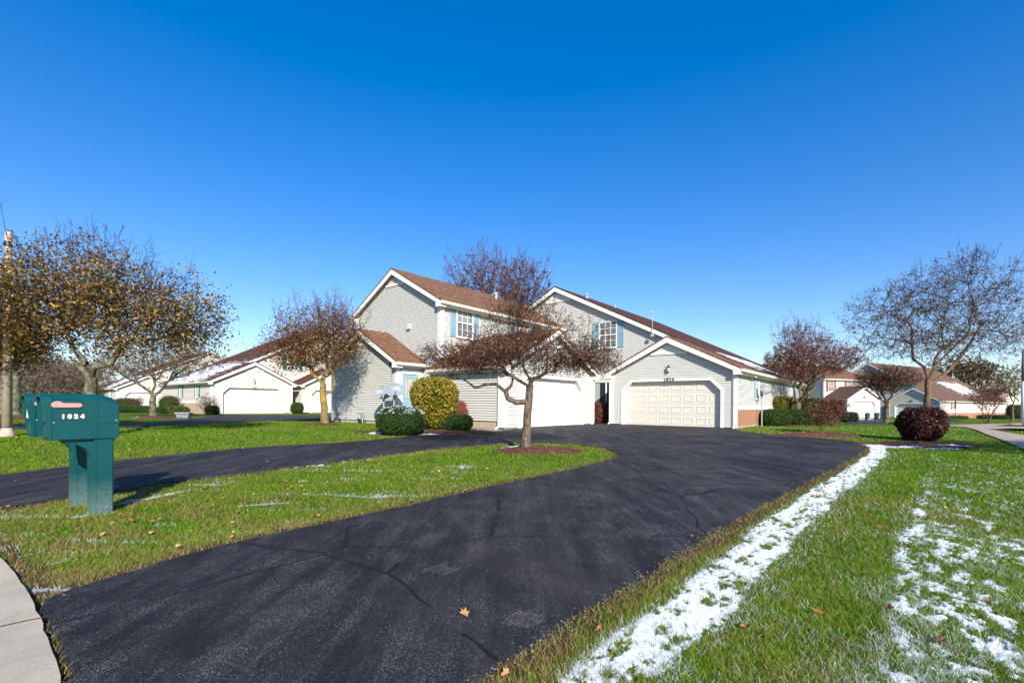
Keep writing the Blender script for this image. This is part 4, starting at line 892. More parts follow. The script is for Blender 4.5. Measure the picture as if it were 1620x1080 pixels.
def window(root, O, U, N, c, z0, w_, h, sh=None, shw=.33, mir=1, cols_=3, rows_=4, pane='glass', name='window'):
    a, b = c - w_ / 2, c + w_ / 2; m = MB(O, U, N, mir)
    m.ring([(a - .06, z0 - .06), (b + .06, z0 - .06), (b + .06, z0 + h + .06), (a - .06, z0 + h + .06)], [(a, z0), (b, z0), (b, z0 + h), (a, z0 + h)], 0, .075)
    m.box(a - .08, b + .08, .0, .105, z0 - .09, z0 - .055)
    m.box(a, b, .034, .060, z0 + h / 2 - .025, z0 + h / 2 + .025)
    for i in range(1, cols_): u = a + (b - a) * i / cols_; m.box(u - .011, u + .011, .033, .050, z0, z0 + h)
    for j in range(1, rows_):
        if j * 2 != rows_: zz = z0 + h * j / rows_; m.box(a, b, .033, .048, zz - .011, zz + .011)
    o = m.build(name, M['trim'], root)
    p_ = MB(O, U, N, mir); p_.box(a, b, .003, .033, z0, z0 + h / 2); p_.build('pane', M['glass'], o)
    p_ = MB(O, U, N, mir); p_.box(a, b, .003, .033, z0 + h / 2, z0 + h); p_.build('pane', M[pane], o)
    if sh:
        for s0 in (a - .06 - shw, b + .06):
            q = MB(O, U, N, mir); q.ring([(s0, z0 - .05), (s0 + shw, z0 - .05), (s0 + shw, z0 + h + .05), (s0, z0 + h + .05)], [(s0 + .05, z0 + .01), (s0 + shw - .05, z0 + .01), (s0 + shw - .05, z0 + h - .01), (s0 + .05, z0 + h - .01)], .0, .07)
            q.box(s0 + .04, s0 + shw - .04, .0, .046, z0, z0 + h); q.box(s0 + .05, s0 + shw - .05, .0, .068, z0 + h * .55, z0 + h * .6)
            zz = z0 + .03
            while zz < z0 + h - .03: q.box(s0 + .05, s0 + shw - .05, .044, .058, zz, zz + .028); zz += .055
            q.build('shutter', M[sh], o)
    return o
def roof_pair(root, axis, c, half, e0, e1, zr, sl, oh, mat, mir=1, ends=(True, True), left=True, right=True, left_span=None, right_span=None, trim='trim', th=.09, ret=True, gut=True):
    """gable roof: ridge line at cross coordinate c, half width to the wall, e0..e1 along the ridge (with overhang in it),
       zr = top of ridge, sl slope, oh = eave overhang"""
    def P(a, l, z): return (a, l, z) if axis == 'y' else (l, a, z)
    w_ = half + oh
    for s, on, span in ((-1, left, left_span), (1, right, right_span)):
        if not on: continue
        q0, q1 = span or (e0, e1)
        m = MB(mir=mir); m.quad3([P(c, q0, zr), P(c + s * w_, q0, zr - w_ * sl), P(c + s * w_, q1, zr - w_ * sl), P(c, q1, zr)], th); m.build('roof', M[mat], root)
        ze = zr - w_ * sl
        t = MB(mir=mir)
        for e, on2, dr in ((q0, ends[0], 1), (q1, ends[1], -1)):
            if not on2: continue
            lo, hi = (e, e + dr * .035); A = lambda a, l, z: P(a, l, z)
            dep = .24; k = .012
            vs = [A(c, lo, zr - th), A(c + s * w_, lo, ze - th), A(c + s * w_, lo, ze - th - dep * .75), A(c, lo, zr - th - dep)]
            vs += [A(c, hi, zr - th), A(c + s * w_, hi, ze - th), A(c + s * w_, hi, ze - th - dep * .75), A(c, hi, zr - th - dep)]
            t.add(vs, [(0, 1, 2, 3), (7, 6, 5, 4), (0, 4, 5, 1), (1, 5, 6, 2), (2, 6, 7, 3), (3, 7, 4, 0)])
            # soffit under the rake
            hi2 = e + dr * .30
            vs = [A(c, hi, zr - th - .02), A(c + s * w_, hi, ze - th - .02), A(c + s * w_, hi2, ze - th - .02), A(c, hi2, zr - th - .02)]
            t.quad3(vs, .02)
            if ret:   # boxed return at the eave corner
                x0, x1 = c + s * (half - .02), c + s * (w_ + .0); y0, y1 = sorted((e + dr * .002, e + dr * .34)); x0, x1 = sorted((x0, x1))
                a0, a1 = P(x0, y0, 0), P(x1, y1, 0)
                t.frame((0, 0), (1, 0), (0, 1)); t.box(min(a0[0], a1[0]), max(a0[0], a1[0]), min(a0[1], a1[1]), max(a0[1], a1[1]), ze - th - .22, ze - th - .02)
        if gut:
            x0, x1 = sorted((c + s * (w_ - .035), c + s * (w_ - .01))); a0, a1 = P(x0, q0 + .036, 0), P(x1, q1 - .036, 0)
            t.frame((0, 0), (1, 0), (0, 1)); t.box(min(a0[0], a1[0]), max(a0[0], a1[0]), min(a0[1], a1[1]), max(a0[1], a1[1]), ze - th - .17, ze - th - .002)
            x0, x1 = sorted((c + s * (half + .0), c + s * (w_ - .036))); a0, a1 = P(x0, q0 + .35, 0), P(x1, q1 - .35, 0)
            t.box(min(a0[0], a1[0]), max(a0[0], a1[0]), min(a0[1], a1[1]), max(a0[1], a1[1]), ze - th - .19, ze - th - .165)
            g = MB(mir=mir); g.frame((0, 0), (1, 0), (0, 1)); x0, x1 = sorted((c + s * (w_ + .0), c + s * (w_ + .115))); a0, a1 = P(x0, q0, 0), P(x1, q1, 0)
            g.box(min(a0[0], a1[0]), max(a0[0], a1[0]), min(a0[1], a1[1]), max(a0[1], a1[1]), ze - th - .115, ze - th + .02); g.build('gutter', M['gutter'], root, .012)
        if t.v: t.build('roof_trim', M[trim], root)
def corner(root, x, y, z0, z1, mir=1, w_=.10, sx=1, sy=-1):
    """white corner board at (x,y); sx, sy outward signs"""
    m = MB(mir=mir); m.frame((0, 0), (1, 0), (0, 1))
    a, b = sorted((x - sx * w_, x + sx * .056)); c, d = sorted((y, y + sy * .056)); m.box(a, b, c, d, z0, z1)
    a, b = sorted((x, x + sx * .056)); c, d = sorted((y - sy * w_, y - sy * .001)); m.box(a, b, c, d, z0, z1)
    m.build('corner_board', M['trim'], root)
def downspout(root, x, y, z0, z1, mir=1, out=(0, -1)):
    m = MB(mir=mir); m.frame((0, 0), (1, 0), (0, 1)); ox, oy = out
    m.box(x - .035, x + .035, y - .035, y + .035, z0 + .12, z1)
    m.cyl((x, y, z0 + .15), (x + ox * .22, y + oy * .22, z0 + .03), .045, .045, 8); m.build('downspout', M['trim'], root)
def gvent(root, O, U, N, c, zt, sl, w_, mir=1):
    """triangular louvred vent in the gable top"""
    m = MB(O, U, N, mir); zb = zt - w_ / 2 * sl; z = zb; m.box(c - w_ / 2, c + w_ / 2, .004, .075, zb - .07, zb)
    while z < zt - .04:
        hw = (zt - z) / sl; m.add([m.p(c - hw, .068, z), m.p(c + hw, .068, z), m.p(c + hw - .03, .034, z + .055), m.p(c - hw + .03, .034, z + .055), m.p(c - hw, .03, z), m.p(c + hw, .03, z)], [(0, 1, 2, 3), (4, 5, 1, 0)]); z += .055
    m.build('gable_vent', M['trim'], root)
def pipe_vent(root, p, h=.35, r=.06, mir=1, mat='steel'):
    m = MB(mir=mir); m.lathe(p, [(r, -.3), (r, h), (r * 1.6, h), (r * 1.6, h + .06), (r * .4, h + .12)], 10); m.build('vent_pipe', M[mat], root)

E1 = (.772, -.636); E2 = (.636, .772)
ROT = math.atan2(E1[1], E1[0])
# ---- main grey building -------------------------------------------------------------
GB = .30
H = empty('townhouse', (-.30, 18.5, GB), ROT, 'grey clapboard attached townhouse with brown roofs, blue shutters and two white garages', 'house')
X_, Y_ = (1, 0), (0, 1); nX, nY = (-1, 0), (0, -1)
sw = MB()
zf = .10            # bottom of siding
# garage wing, gable facing +x at x=0, y 0..6.67, front side wall y=0
L = 6.67; ze = 2.62; sl = .50
gO, gU, gN = (0, 0), (0, 1), (1, 0)
hole = garage(H, gO, gU, gN, 1.0, 5.75, .02, M['gdoor_white'], num=None)
sw.frame(gO, gU, gN); clap(sw, gable(L, ze, sl), zf, ze + L / 2 * sl, [hole])
sw.frame((-4.4, 0), (1, 0), (0, -1)); clap(sw, rect(4.4), zf + .25, ze, [])
sw.frame((0, L), (-1, 0), (0, 1)); clap(sw, rect(4.28), zf, ze, [])
roof_pair(H, 'x', L / 2, L / 2, -4.28, .30, ze + L / 2 * sl + .10, sl, .28, 'roof_x', ends=(False, True))
gvent(H, gO, gU, gN, L / 2, ze + L / 2 * sl - .25, sl, 1.7)
window(H, (-4.4, 0), (1, 0), (0, -1), .78, 1.30, .62, 1.15, 'blue', .20, pane='blinds', cols_=2)
corner(H, 0, 0, zf, ze + .0, sx=1, sy=-1, w_=.14); corner(H, 0, L, zf, ze, sx=1, sy=1)
downspout(H, -.22, -.065, .0, ze + .02)
downspout(H, .065, L + .12, .0, ze + .02)
# tall part, gable facing -y at y=.49
tx0, tx1, ty, tl = -10.94, -4.28, .49, 9.96; W = tx1 - tx0; zt = 5.78; slt = .56
sw.frame((tx0, ty), (1, 0), (0, -1)); clap(sw, gable(W, zt, slt), zf, zt + W / 2 * slt)
sw.frame((tx1, ty), (0, 1), (1, 0)); clap(sw, rect(tl), zf + 2.4, zt)
sw.frame((tx0, ty), (0, 1), (-1, 0)); clap(sw, rect(tl), zf, zt)
roof_pair(H, 'y', (tx0 + tx1) / 2, W / 2, ty - .28, ty + tl + .6, zt + W / 2 * slt + .10, slt, .30, 'roof_y', ends=(True, False))
gvent(H, (tx0, ty), (1, 0), (0, -1), W / 2, zt + W / 2 * slt - .26, slt, 1.5)
corner(H, tx1, ty, 2.4, zt, sx=1, sy=-1, w_=.13); corner(H, tx0, ty, zf, zt, sx=-1, sy=-1)
window(H, (tx1, ty), (0, 1), (1, 0), 1.52, 4.22, 1.02, 1.30, 'blue', .38, pane='blinds')
window(H, (tx1, ty), (0, 1), (1, 0), 5.9, 4.22, 1.02, 1.30, 'blue', .38, pane='blinds')
downspout(H, tx1 + .08, ty + .1, 3.4, zt)
fl = MB((tx0, ty), (1, 0), (0, -1)); fl.box(4.35, 4.62, .02, .07, 4.62, 4.86); fl.lathe(fl.p(4.42, .12, 4.60), [(.03, 0), (.06, .1), (.03, .12)], 8); fl.lathe(fl.p(4.56, .12, 4.60), [(.03, 0), (.06, .1), (.03, .12)], 8)
fl.build('flood_light', M['gutter'], H)
# entry wing
ex0, ex1, ey, el = -10.85, -5.45, -1.0, 1.5; We = ex1 - ex0; zee = 2.98; sle = .56
sw.frame((ex0, ey), (1, 0), (0, -1)); clap(sw, gable(We, zee, sle), zf + .12, zee + We / 2 * sle)
sw.frame((ex1, ey), (0, 1), (1, 0)); clap(sw, rect(el), zf + .12, zee, [rhole(.12, 1.25, 0, 2.35)])
sw.frame((ex0, ey), (0, 1), (-1, 0)); clap(sw, rect(el), zf + .12, zee)
roof_pair(H, 'y', (ex0 + ex1) / 2, We / 2, ey - .28, ey + el - .01, zee + We / 2 * sle + .10, sle, .30, 'roof_y', ends=(True, False))
gvent(H, (ex0, ey), (1, 0), (0, -1), We / 2, zee + We / 2 * sle - .25, sle, 1.3)
corner(H, ex1, ey, zf, zee, w_=.12); corner(H, ex0, ey, zf, zee, sx=-1, sy=-1)
dO, dU, dN = (ex1, ey), (0, 1), (1, 0)
m = MB(dO, dU, dN); m.box(.10, .26, .0, .05, .12, 2.52); m.box(1.15, 1.31, .0, .05, .12, 2.52); m.box(.26, 1.15, .0, .05, 2.36, 2.56); dfr = m.build('door_frame', M['trim'], H)
m = MB(dO, dU, dN); m.box(.26, 1.15, -.05, .01, .30, 2.36)
m.ring([(.38, 1.25), (1.03, 1.25), (1.03, 2.22), (.38, 2.22)], [(.44, 1.31), (.97, 1.31), (.97, 2.16), (.44, 2.16)], .008, .03)
for a_ in (.38, .74): m.ring([(a_, .45), (a_ + .29, .45), (a_ + .29, 1.12), (a_, 1.12)], [(a_ + .05, .50), (a_ + .24, .50), (a_ + .24, 1.07), (a_ + .05, 1.07)], .008, .022)
dr = m.build('front_door', M['blue'], H)
m = MB(dO, dU, dN); m.box(.44, .97, .008, .014, 1.31, 2.16); m.build('leaded_glass', M['lampglass'], dr)
m = MB(dO, dU, dN)
for u_, v_, u2, v2 in ((.5, 1.35, .7, 1.75), (.7, 1.75, .91, 1.35), (.5, 2.12, .7, 1.75), (.7, 1.75, .91, 2.12), (.705, 1.31, .705, 2.16), (.55, 1.31, .55, 2.16), (.86, 1.31, .86, 2.16)): m.cyl(m.p(u_, .018, v_), m.p(u2, .018, v2), .006, .006, 5)
m.build('leading', M['black'], dr)
m = MB(dO, dU, dN); q = m.p(1.08, .04, 1.2); m.cyl(m.p(1.08, .0, 1.2), q, .012); m.lathe((q[0], q[1], q[2] - .025), [(.005, 0), (.03, .012), (.03, .04), (.005, .05)], 10); m.build('door_knob', M['steel'], dr)
# 1024: garage gable at y=7.85, big gable behind at y=10.45
sx0, sx1, sy_, sd_ = .54, 6.42, 7.85, 2.6; Ws = sx1 - sx0; zs = 2.72; sls = .5
O2 = (sx0, sy_)
hole2 = garage(H, O2, X_, nY, .66, 5.28, .04, M['gdoor'], num='1024')
sw.frame(O2, X_, nY); clap(sw, gable(Ws, zs, sls), zf, zs + Ws / 2 * sls, [hole2])
sw.frame((sx0, sy_), (0, 1), (-1, 0)); clap(sw, rect(sd_), zf, zs)
# right long wall with brick base
RL = 18.0; bz = .86
sw.frame((sx1, sy_), (0, 1), (1, 0)); clap(sw, rect(RL), bz + .16, zs)
m = MB((sx1, sy_), (0, 1), (1, 0)); m.box(.02, RL, -.05, .035, .13, bz); m.build('brick_base', M['brick'], H)
m = MB((sx1, sy_), (0, 1), (1, 0)); m.box(.11, RL, .0, .06, bz, bz + .17); m.build('band_board', M['trim'], H)
for c_ in (3.75, 10.2, 14.2): window(H, (sx1, sy_), (0, 1), (1, 0), c_, 1.42, .62, 1.05, 'blue', .22, cols_=2)
zrs = zs + Ws / 2 * sls + .10
roof_pair(H, 'y', (sx0 + sx1) / 2, Ws / 2, sy_ - .30, sy_ + sd_ - .31, zrs, sls, .28, 'roof_y', ends=(True, False), left_span=(sy_ - .30, sy_ + sd_ - .02))
gvent(H, O2, X_, nY, Ws / 2, zs + Ws / 2 * sls - .25, sls, 1.75)
corner(H, sx1, sy_, zf - .02, zs, w_=.13); corner(H, sx0, sy_, zf, zs, sx=-1, sy=-1)
downspout(H, sx1 - .02, sy_ - .07, .0, zs + .05); downspout(H, sx0 - .08, sy_ - .06, .0, zs)
bx0, by, hw = -15.72, sy_ + sd_, 11.07; rx = bx0 + hw
zbr = zrs - ((sx0 + sx1) / 2 - rx) * -sls * 1.0
zbr = (zrs - Ws / 2 * sls) + hw * sls          # ridge height so both right slopes lie in one plane
bgable = lambda z: ((0, 2 * hw) if z <= zs else ((z - zs) / sls, 2 * hw - (z - zs) / sls) if (z - zs) / sls < hw else None)
sw.frame((bx0, by), X_, nY); clap(sw, bgable, zf, zbr - .1, [rhole(13.66, 14.82, .49, 2.37)])
sw.frame((bx0, by + 16), (1, 0), (0, 1)); clap(sw, bgable, zf, zbr - .1, [], .3)
roof_pair(H, 'y', rx, hw, by - .30, by + 15.7, zbr, sls, .28, 'roof_snow')
gvent(H, (bx0, by), X_, nY, hw, zbr - .38, sls, 2.1)
window(H, (bx0, by), X_, nY, 14.63, 4.35, 1.02, 1.42, 'blue', .42, cols_=3)
# dark patio window in the recess between the garages
wO = (bx0, by); a_, b_ = 13.62, 14.86
m = MB(wO, X_, nY); m.ring([(a_, .45), (b_, .45), (b_, 2.40), (a_, 2.40)], [(a_ + .06, .52), (b_ - .06, .52), (b_ - .06, 2.33), (a_ + .06, 2.33)], -.02, .06); m.box(14.50, 14.56, -.01, .05, .52, 2.33); wn = m.build('picture_window', M['trim'], H)
m = MB(wO, X_, nY); m.box(a_ + .06, b_ - .06, -.02, .0, .52, 2.33); m.build('pane', M['glass'], wn)
m = MB(wO, X_, nY); m.box(a_ + .08, a_ + .50, .0, .006, .55, 2.3); m.build('curtain', mottled('pale_curtain', (.35, .42, .34), (.28, .34, .28), 9), wn)
sw.build('siding_wall', M['siding'], H)
# foundation
f_ = MB(); f_.frame((0, 0), (1, 0), (0, 1))
f_.box(-4.4, -.015, .012, .3, -.5, zf + .25); f_.box(-.25, -.012, .012, .86, -.5, zf + .001); f_.box(-.25, -.012, 5.9, L - .01, -.5, zf)
f_.box(ex0 + .01, ex1 - .01, ey + .012, ey + .3, -.5, zf + .12); f_.box(ex1 - .3, ex1 - .012, ey + .31, ey + el, -.5, zf + .12)
f_.box(sx0 + .012, sx0 + .5, sy_ + .012, sy_ + .3, -.5, zf); f_.box(sx1 - .6, sx1 - .012, sy_ + .012, sy_ + .3, -.5, zf); f_.box(sx1 - .2, sx1 + .02, sy_ + .32, sy_ + RL, -.5, .13)
f_.box(-4.3, sx0, by + .01, by + .3, -.5, zf); f_.box(.9, 5.3, sy_ - .01, sy_ + .3, -.5, .03); f_.box(-.3, .01, .88, 5.88, -.5, .015)
f_.build('foundation', M['found'], H)
pipe_vent(H, (rx + 1.0, by + 1.9, zbr - .5), .20, .08); pipe_vent(H, (rx + .6, by + 6.5, zbr - .3), .14, .06)
pipe_vent(H, ((tx0 + tx1) / 2 + .5, ty + 7.0, zt + W / 2 * slt - .15), .20, .07, mat='trim')
m = MB(); q = (rx + 6.35, by - .36, zbr - 6.35 * sls); m.cyl((q[0], q[1], q[2] - .45), (q[0], q[1], q[2] + .75), .016); m.lathe((q[0], q[1], q[2] + .7), [(.02, 0), (.07, .03), (.07, .10), (.01, .14)], 8); m.box(q[0] - .08, q[0] + .08, -q[1] - .05, -q[1] + .02, q[2] - .5, q[2] - .35)
m.build('antenna_mast', M['steel'], H)
m = MB((ex0, ey), (1, 0), (0, -1)); m.cyl(m.p(5.08, .03, 2.9), m.p(4.92, .03, 1.35), .008, .008, 5); m.box(4.98, 5.18, .0, .12, 2.72, 2.88); m.build('cable', M['black'], H)
m = MB((-4.4, 0), (1, 0), (0, -1)); m.box(1.42, 1.58, 0, .12, 2.32, 2.5); m.lathe(m.p(1.5, .14, 2.14), [(.02, 0), (.07, .04), (.08, .16), (.02, .22)], 8); m.build('wall_lantern', M['black'], H)

# ---- neighbours built from one kit --------------------------------------------------
def neighbour(loc, rot, mir, label, siding, shut, brick, roof, L, door='gdoor_white', num=None, second=False, sl=.5, hw=11.2, g=6.4, detail=True, wins=(3.2, 7.0, 10.6)):
    r = empty('neighbour_house', (loc[0], loc[1], g1(*loc) - .0), rot, label, 'house')
    s = MB(mir=mir); zs = 2.72; zf = .1; d = 2.6
    h = garage(r, (0, 0), (1, 0), (0, -1), .82, g - .82, .03, M[door], mir, num, detail=detail)
    s.frame((0, 0), (1, 0), (0, -1)); clap(s, gable(g, zs, sl), zf, zs + g / 2 * sl, [h])
    bz = .85; s.frame((0, 0), (0, 1), (-1, 0)); clap(s, rect(L), bz + .16, zs)
    s.frame((g, 0), (0, 1), (1, 0)); clap(s, rect(d), zf, zs)
    m = MB((0, 0), (0, 1), (-1, 0), mir); m.box(.02, L, -.05, .03, -.6, bz); m.build('brick_base', M[brick], r)
    m = MB((0, 0), (0, 1), (-1, 0), mir); m.box(.11, L, 0, .065, bz, bz + .17); m.build('band_board', M['trim'], r)
    zr = zs + g / 2 * sl + .1
    roof_pair(r, 'y', g / 2, g / 2, -.3, d - .31, zr, sl, .28, roof, mir, ends=(True, False), right_span=(-.3, d - .02))
    gvent(r, (0, 0), (1, 0), (0, -1), g / 2, zr - .38, sl, 1.6, mir)
    s.frame((0, d), (1, 0), (0, -1)); holes = []
    zb = zr - g / 2 * sl + hw * sl; bg_ = lambda z: ((0, 2 * hw) if z <= zs else ((z - zs) / sl, 2 * hw - (z - zs) / sl) if (z - zs) / sl < hw else None)
    clap(s, bg_, zf, zb - .1, [rhole(g + .1, g + 1.0, .5, 2.4)])
    s.frame((0, L), (1, 0), (0, 1)); clap(s, bg_, zf, zb - .1, [], .3)
    roof_pair(r, 'y', hw, hw, d - .3, L + .3, zb, sl, .28, roof, mir)
    for c_ in wins:
        if c_ < L - 1: window(r, (0, 0), (0, 1), (-1, 0), c_, 1.40, .62, 1.1, shut, .24, mir, 2)
    window(r, (0, d), (1, 0), (0, -1), g + 1.3, 4.1, 1.0, 1.3, shut, .4, mir)
    window(r, (0, d), (1, 0), (0, -1), g + .55, .55, .85, 1.8, None, mir=mir, cols_=2, rows_=2, name='picture_window')
    corner(r, 0, 0, zf - .6, zs, mir, .13, -1, -1); corner(r, g, 0, zf - .3, zs, mir, .1, 1, -1)
    if second:
        o = g + 1.0; h2 = garage(r, (o, 0), (1, 0), (0, -1), .82, g - .82, .03, M[door], mir, None, detail=detail)
        s.frame((o, 0), (1, 0), (0, -1)); clap(s, gable(g, zs, sl), zf, zs + g / 2 * sl, [h2]); s.frame((o, 0), (0, 1), (-1, 0)); clap(s, rect(d), zf, zs)
        roof_pair(r, 'y', o + g / 2, g / 2, -.3, d - .02, zr, sl, .28, roof, mir, ends=(True, False)); gvent(r, (o, 0), (1, 0), (0, -1), o * 0 + g / 2, zr - .38, sl, 1.6, mir)
        corner(r, o, 0, zf, zs, mir, .1, -1, -1)
    s.build('siding_wall', M[siding], r)
    f = MB(mir=mir); f.frame((0, 0), (1, 0), (0, 1)); f.box(.02, .68, .012, .3, -.8, zf); f.box(g - .68, g - .02, .012, .3, -.8, zf); f.box(g, 2 * hw, d + .01, d + .3, -.8, zf); f.box(.7, g - .7, 0, .3, -.8, .02); f.build('foundation', M['found'], r)
    return r
RU = math.atan2(E2[1], E2[0])
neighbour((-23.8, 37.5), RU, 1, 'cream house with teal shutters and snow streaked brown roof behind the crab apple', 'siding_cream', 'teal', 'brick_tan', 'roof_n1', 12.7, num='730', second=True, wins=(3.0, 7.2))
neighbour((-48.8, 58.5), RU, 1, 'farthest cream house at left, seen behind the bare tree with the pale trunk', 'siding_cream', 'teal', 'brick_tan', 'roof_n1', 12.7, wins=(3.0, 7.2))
rr = math.atan2(-.88, .47)
neighbour((63.2, 70.0), rr, -1, 'beige house with red shutters, red brick base and big tan roof at right', 'siding_beige', 'redp', 'brick', 'roof_r', 25, sl=.60, hw=10.6, wins=(4.2, 15.5), detail=True)
# two storey far house with red shutters
p = col(1303, 64)
R1 = empty('neighbour_house', (p[0], p[1], g1(*p) + .2), math.atan2(.33, .94), 'two storey beige house with red shutters and a white garage, left of the far mailboxes', 'house')
s = MB(); s.frame((0, 0), (1, 0), (0, -1)); clap(s, rect(8.5), 0, 5.3); s.frame((0, 0), (0, 1), (-1, 0)); clap(s, gable(9, 5.3, .45), 0, 5.3 + 4.5 * .45)
s.frame((8.5, 0), (0, 1), (1, 0)); clap(s, gable(9, 5.3, .45), 0, 5.3 + 4.5 * .45)
roof_pair(R1, 'x', 4.5, 4.5, -.3, 8.8, 5.3 + 4.5 * .45 + .1, .45, .3, 'roof_x')
for c_ in (1.3, 4.8): window(R1, (0, 0), (1, 0), (0, -1), c_, 3.55, .95, 1.35, 'redp', .35)
gp = (0.0, -3.2); gw = 6.0
h = garage(R1, gp, (1, 0), (0, -1), .8, 5.2, .0, M['gdoor_white'])
s.frame(gp, (1, 0), (0, -1)); clap(s, gable(gw, 2.6, .5), 0, 2.6 + gw / 2 * .5, [h]); s.frame(gp, (0, 1), (-1, 0)); clap(s, rect(3.2), 0, 2.6); s.frame((gp[0] + gw, gp[1]), (0, 1), (1, 0)); clap(s, rect(3.2), 0, 2.6)
s.build('siding_wall', M['siding_beige'], R1)
roof_pair(R1, 'y', gp[0] + gw / 2, gw / 2, -3.5, -.02, 2.6 + gw / 2 * .5 + .1, .5, .28, 'roof_r1', ends=(True, False))
corner(R1, 0, 0, 0, 5.3, 1, .14, -1, -1); corner(R1, gp[0], gp[1], 0, 2.6, 1, .12, -1, -1); corner(R1, gp[0] + gw, gp[1], 0, 2.6, 1, .12, 1, -1)
f = MB(); f.frame((0, 0), (1, 0), (0, 1)); f.box(.02, 8.4, .02, 8.9, -1.2, .0); f.box(gp[0] + .02, gp[0] + gw - .02, gp[1] + .25, -.02, -1.2, -.005); f.build('foundation', M['found'], R1)
# small porch house at its left
p = col(1279, 66)
R0 = empty('neighbour_house', (p[0], p[1], g1(*p) + .2), math.atan2(.33, .94), 'little cream entry wing with tan roof, left of the two storey beige house', 'house')
s = MB(); s.frame((0, 0), (1, 0), (0, -1)); clap(s, rect(1.9), 0, 2.9); s.frame((0, 0), (0, 1), (-1, 0)); clap(s, rect(5), 0, 2.9); s.frame((1.9, 0), (0, 1), (1, 0)); clap(s, rect(5), 0, 2.9); s.build('siding_wall', M['siding_beige'], R0)
m = MB(); m.quad3([(-2.2, -.3, 4.6), (2.2, -.3, 3.0), (2.2, 5, 3.0), (-2.2, 5, 4.6)], .12); m.build('roof', M['roof_r1'], R0)
m = MB((0, 0), (1, 0), (0, -1)); m.box(.9, 1.6, 0, .05, 0, 2.0); m.build('red_door', M['redp'], R0)
# far right cream gable
p = col(1572, 96)
R3 = empty('neighbour_house', (p[0], p[1], .2), .25, 'pale cream gabled house far behind the shrubby tree at the right edge', 'house')
s = MB(); s.frame((0, 0), (1, 0), (0, -1)); clap(s, gable(7, 3.0, .6), -1, 3.0 + 3.5 * .6, [], .2); s.frame((0, 0), (0, 1), (-1, 0)); clap(s, rect(9), -1, 3.0, [], .2); s.build('siding_wall', M['siding_cream'], R3)
roof_pair(R3, 'y', 3.5, 3.5, -.3, 9, 3.0 + 3.5 * .6 + .1, .6, .28, 'roof_r')
window(R3, (0, 0), (1, 0), (0, -1), 3.5, 1.0, 1.2, 1.3, None)

# ------------------------------------------------------------------ mailboxes
def m_plastic():
    m = newmat('teal_plastic', 0.38, (0.004, 0.115, 0.115), 0.45); N = NB(m); co = N.coord()
    sp = N.n('ShaderNodeSeparateXYZ'); N.l(co, sp.inputs[0]); n = N.noise(co, 120, 3, 0.8); b = N.noise(co, 3, 4)
    c = N.mix(b, (0.001, 0.052, 0.058), (0.002, 0.070, 0.074))
    dust = N.math('MULTIPLY', N.math('SUBTRACT', 1.0, N.math('MULTIPLY', sp.outputs[2], 2.4), True), N.ramp(n, [(.42, (0, 0, 0)), (.62, (1, 1, 1))]), True)
    c = N.mix(N.math('MULTIPLY', dust, 0.75), c, (0.30, 0.34, 0.30)); N.color(c)
    N.bump(N.noise(co, 300, 2), .12, .003); return m
M['plastic'] = m_plastic()
M['pink'] = mottled('faded_red_plastic', (.62, .30, .28), (.52, .22, .21), 20, .6)
M['sticker'] = newmat('white_sticker', .5, (.72, .70, .78)); M['recess'] = newmat('dark_recess', .7, (.003, .035, .038))
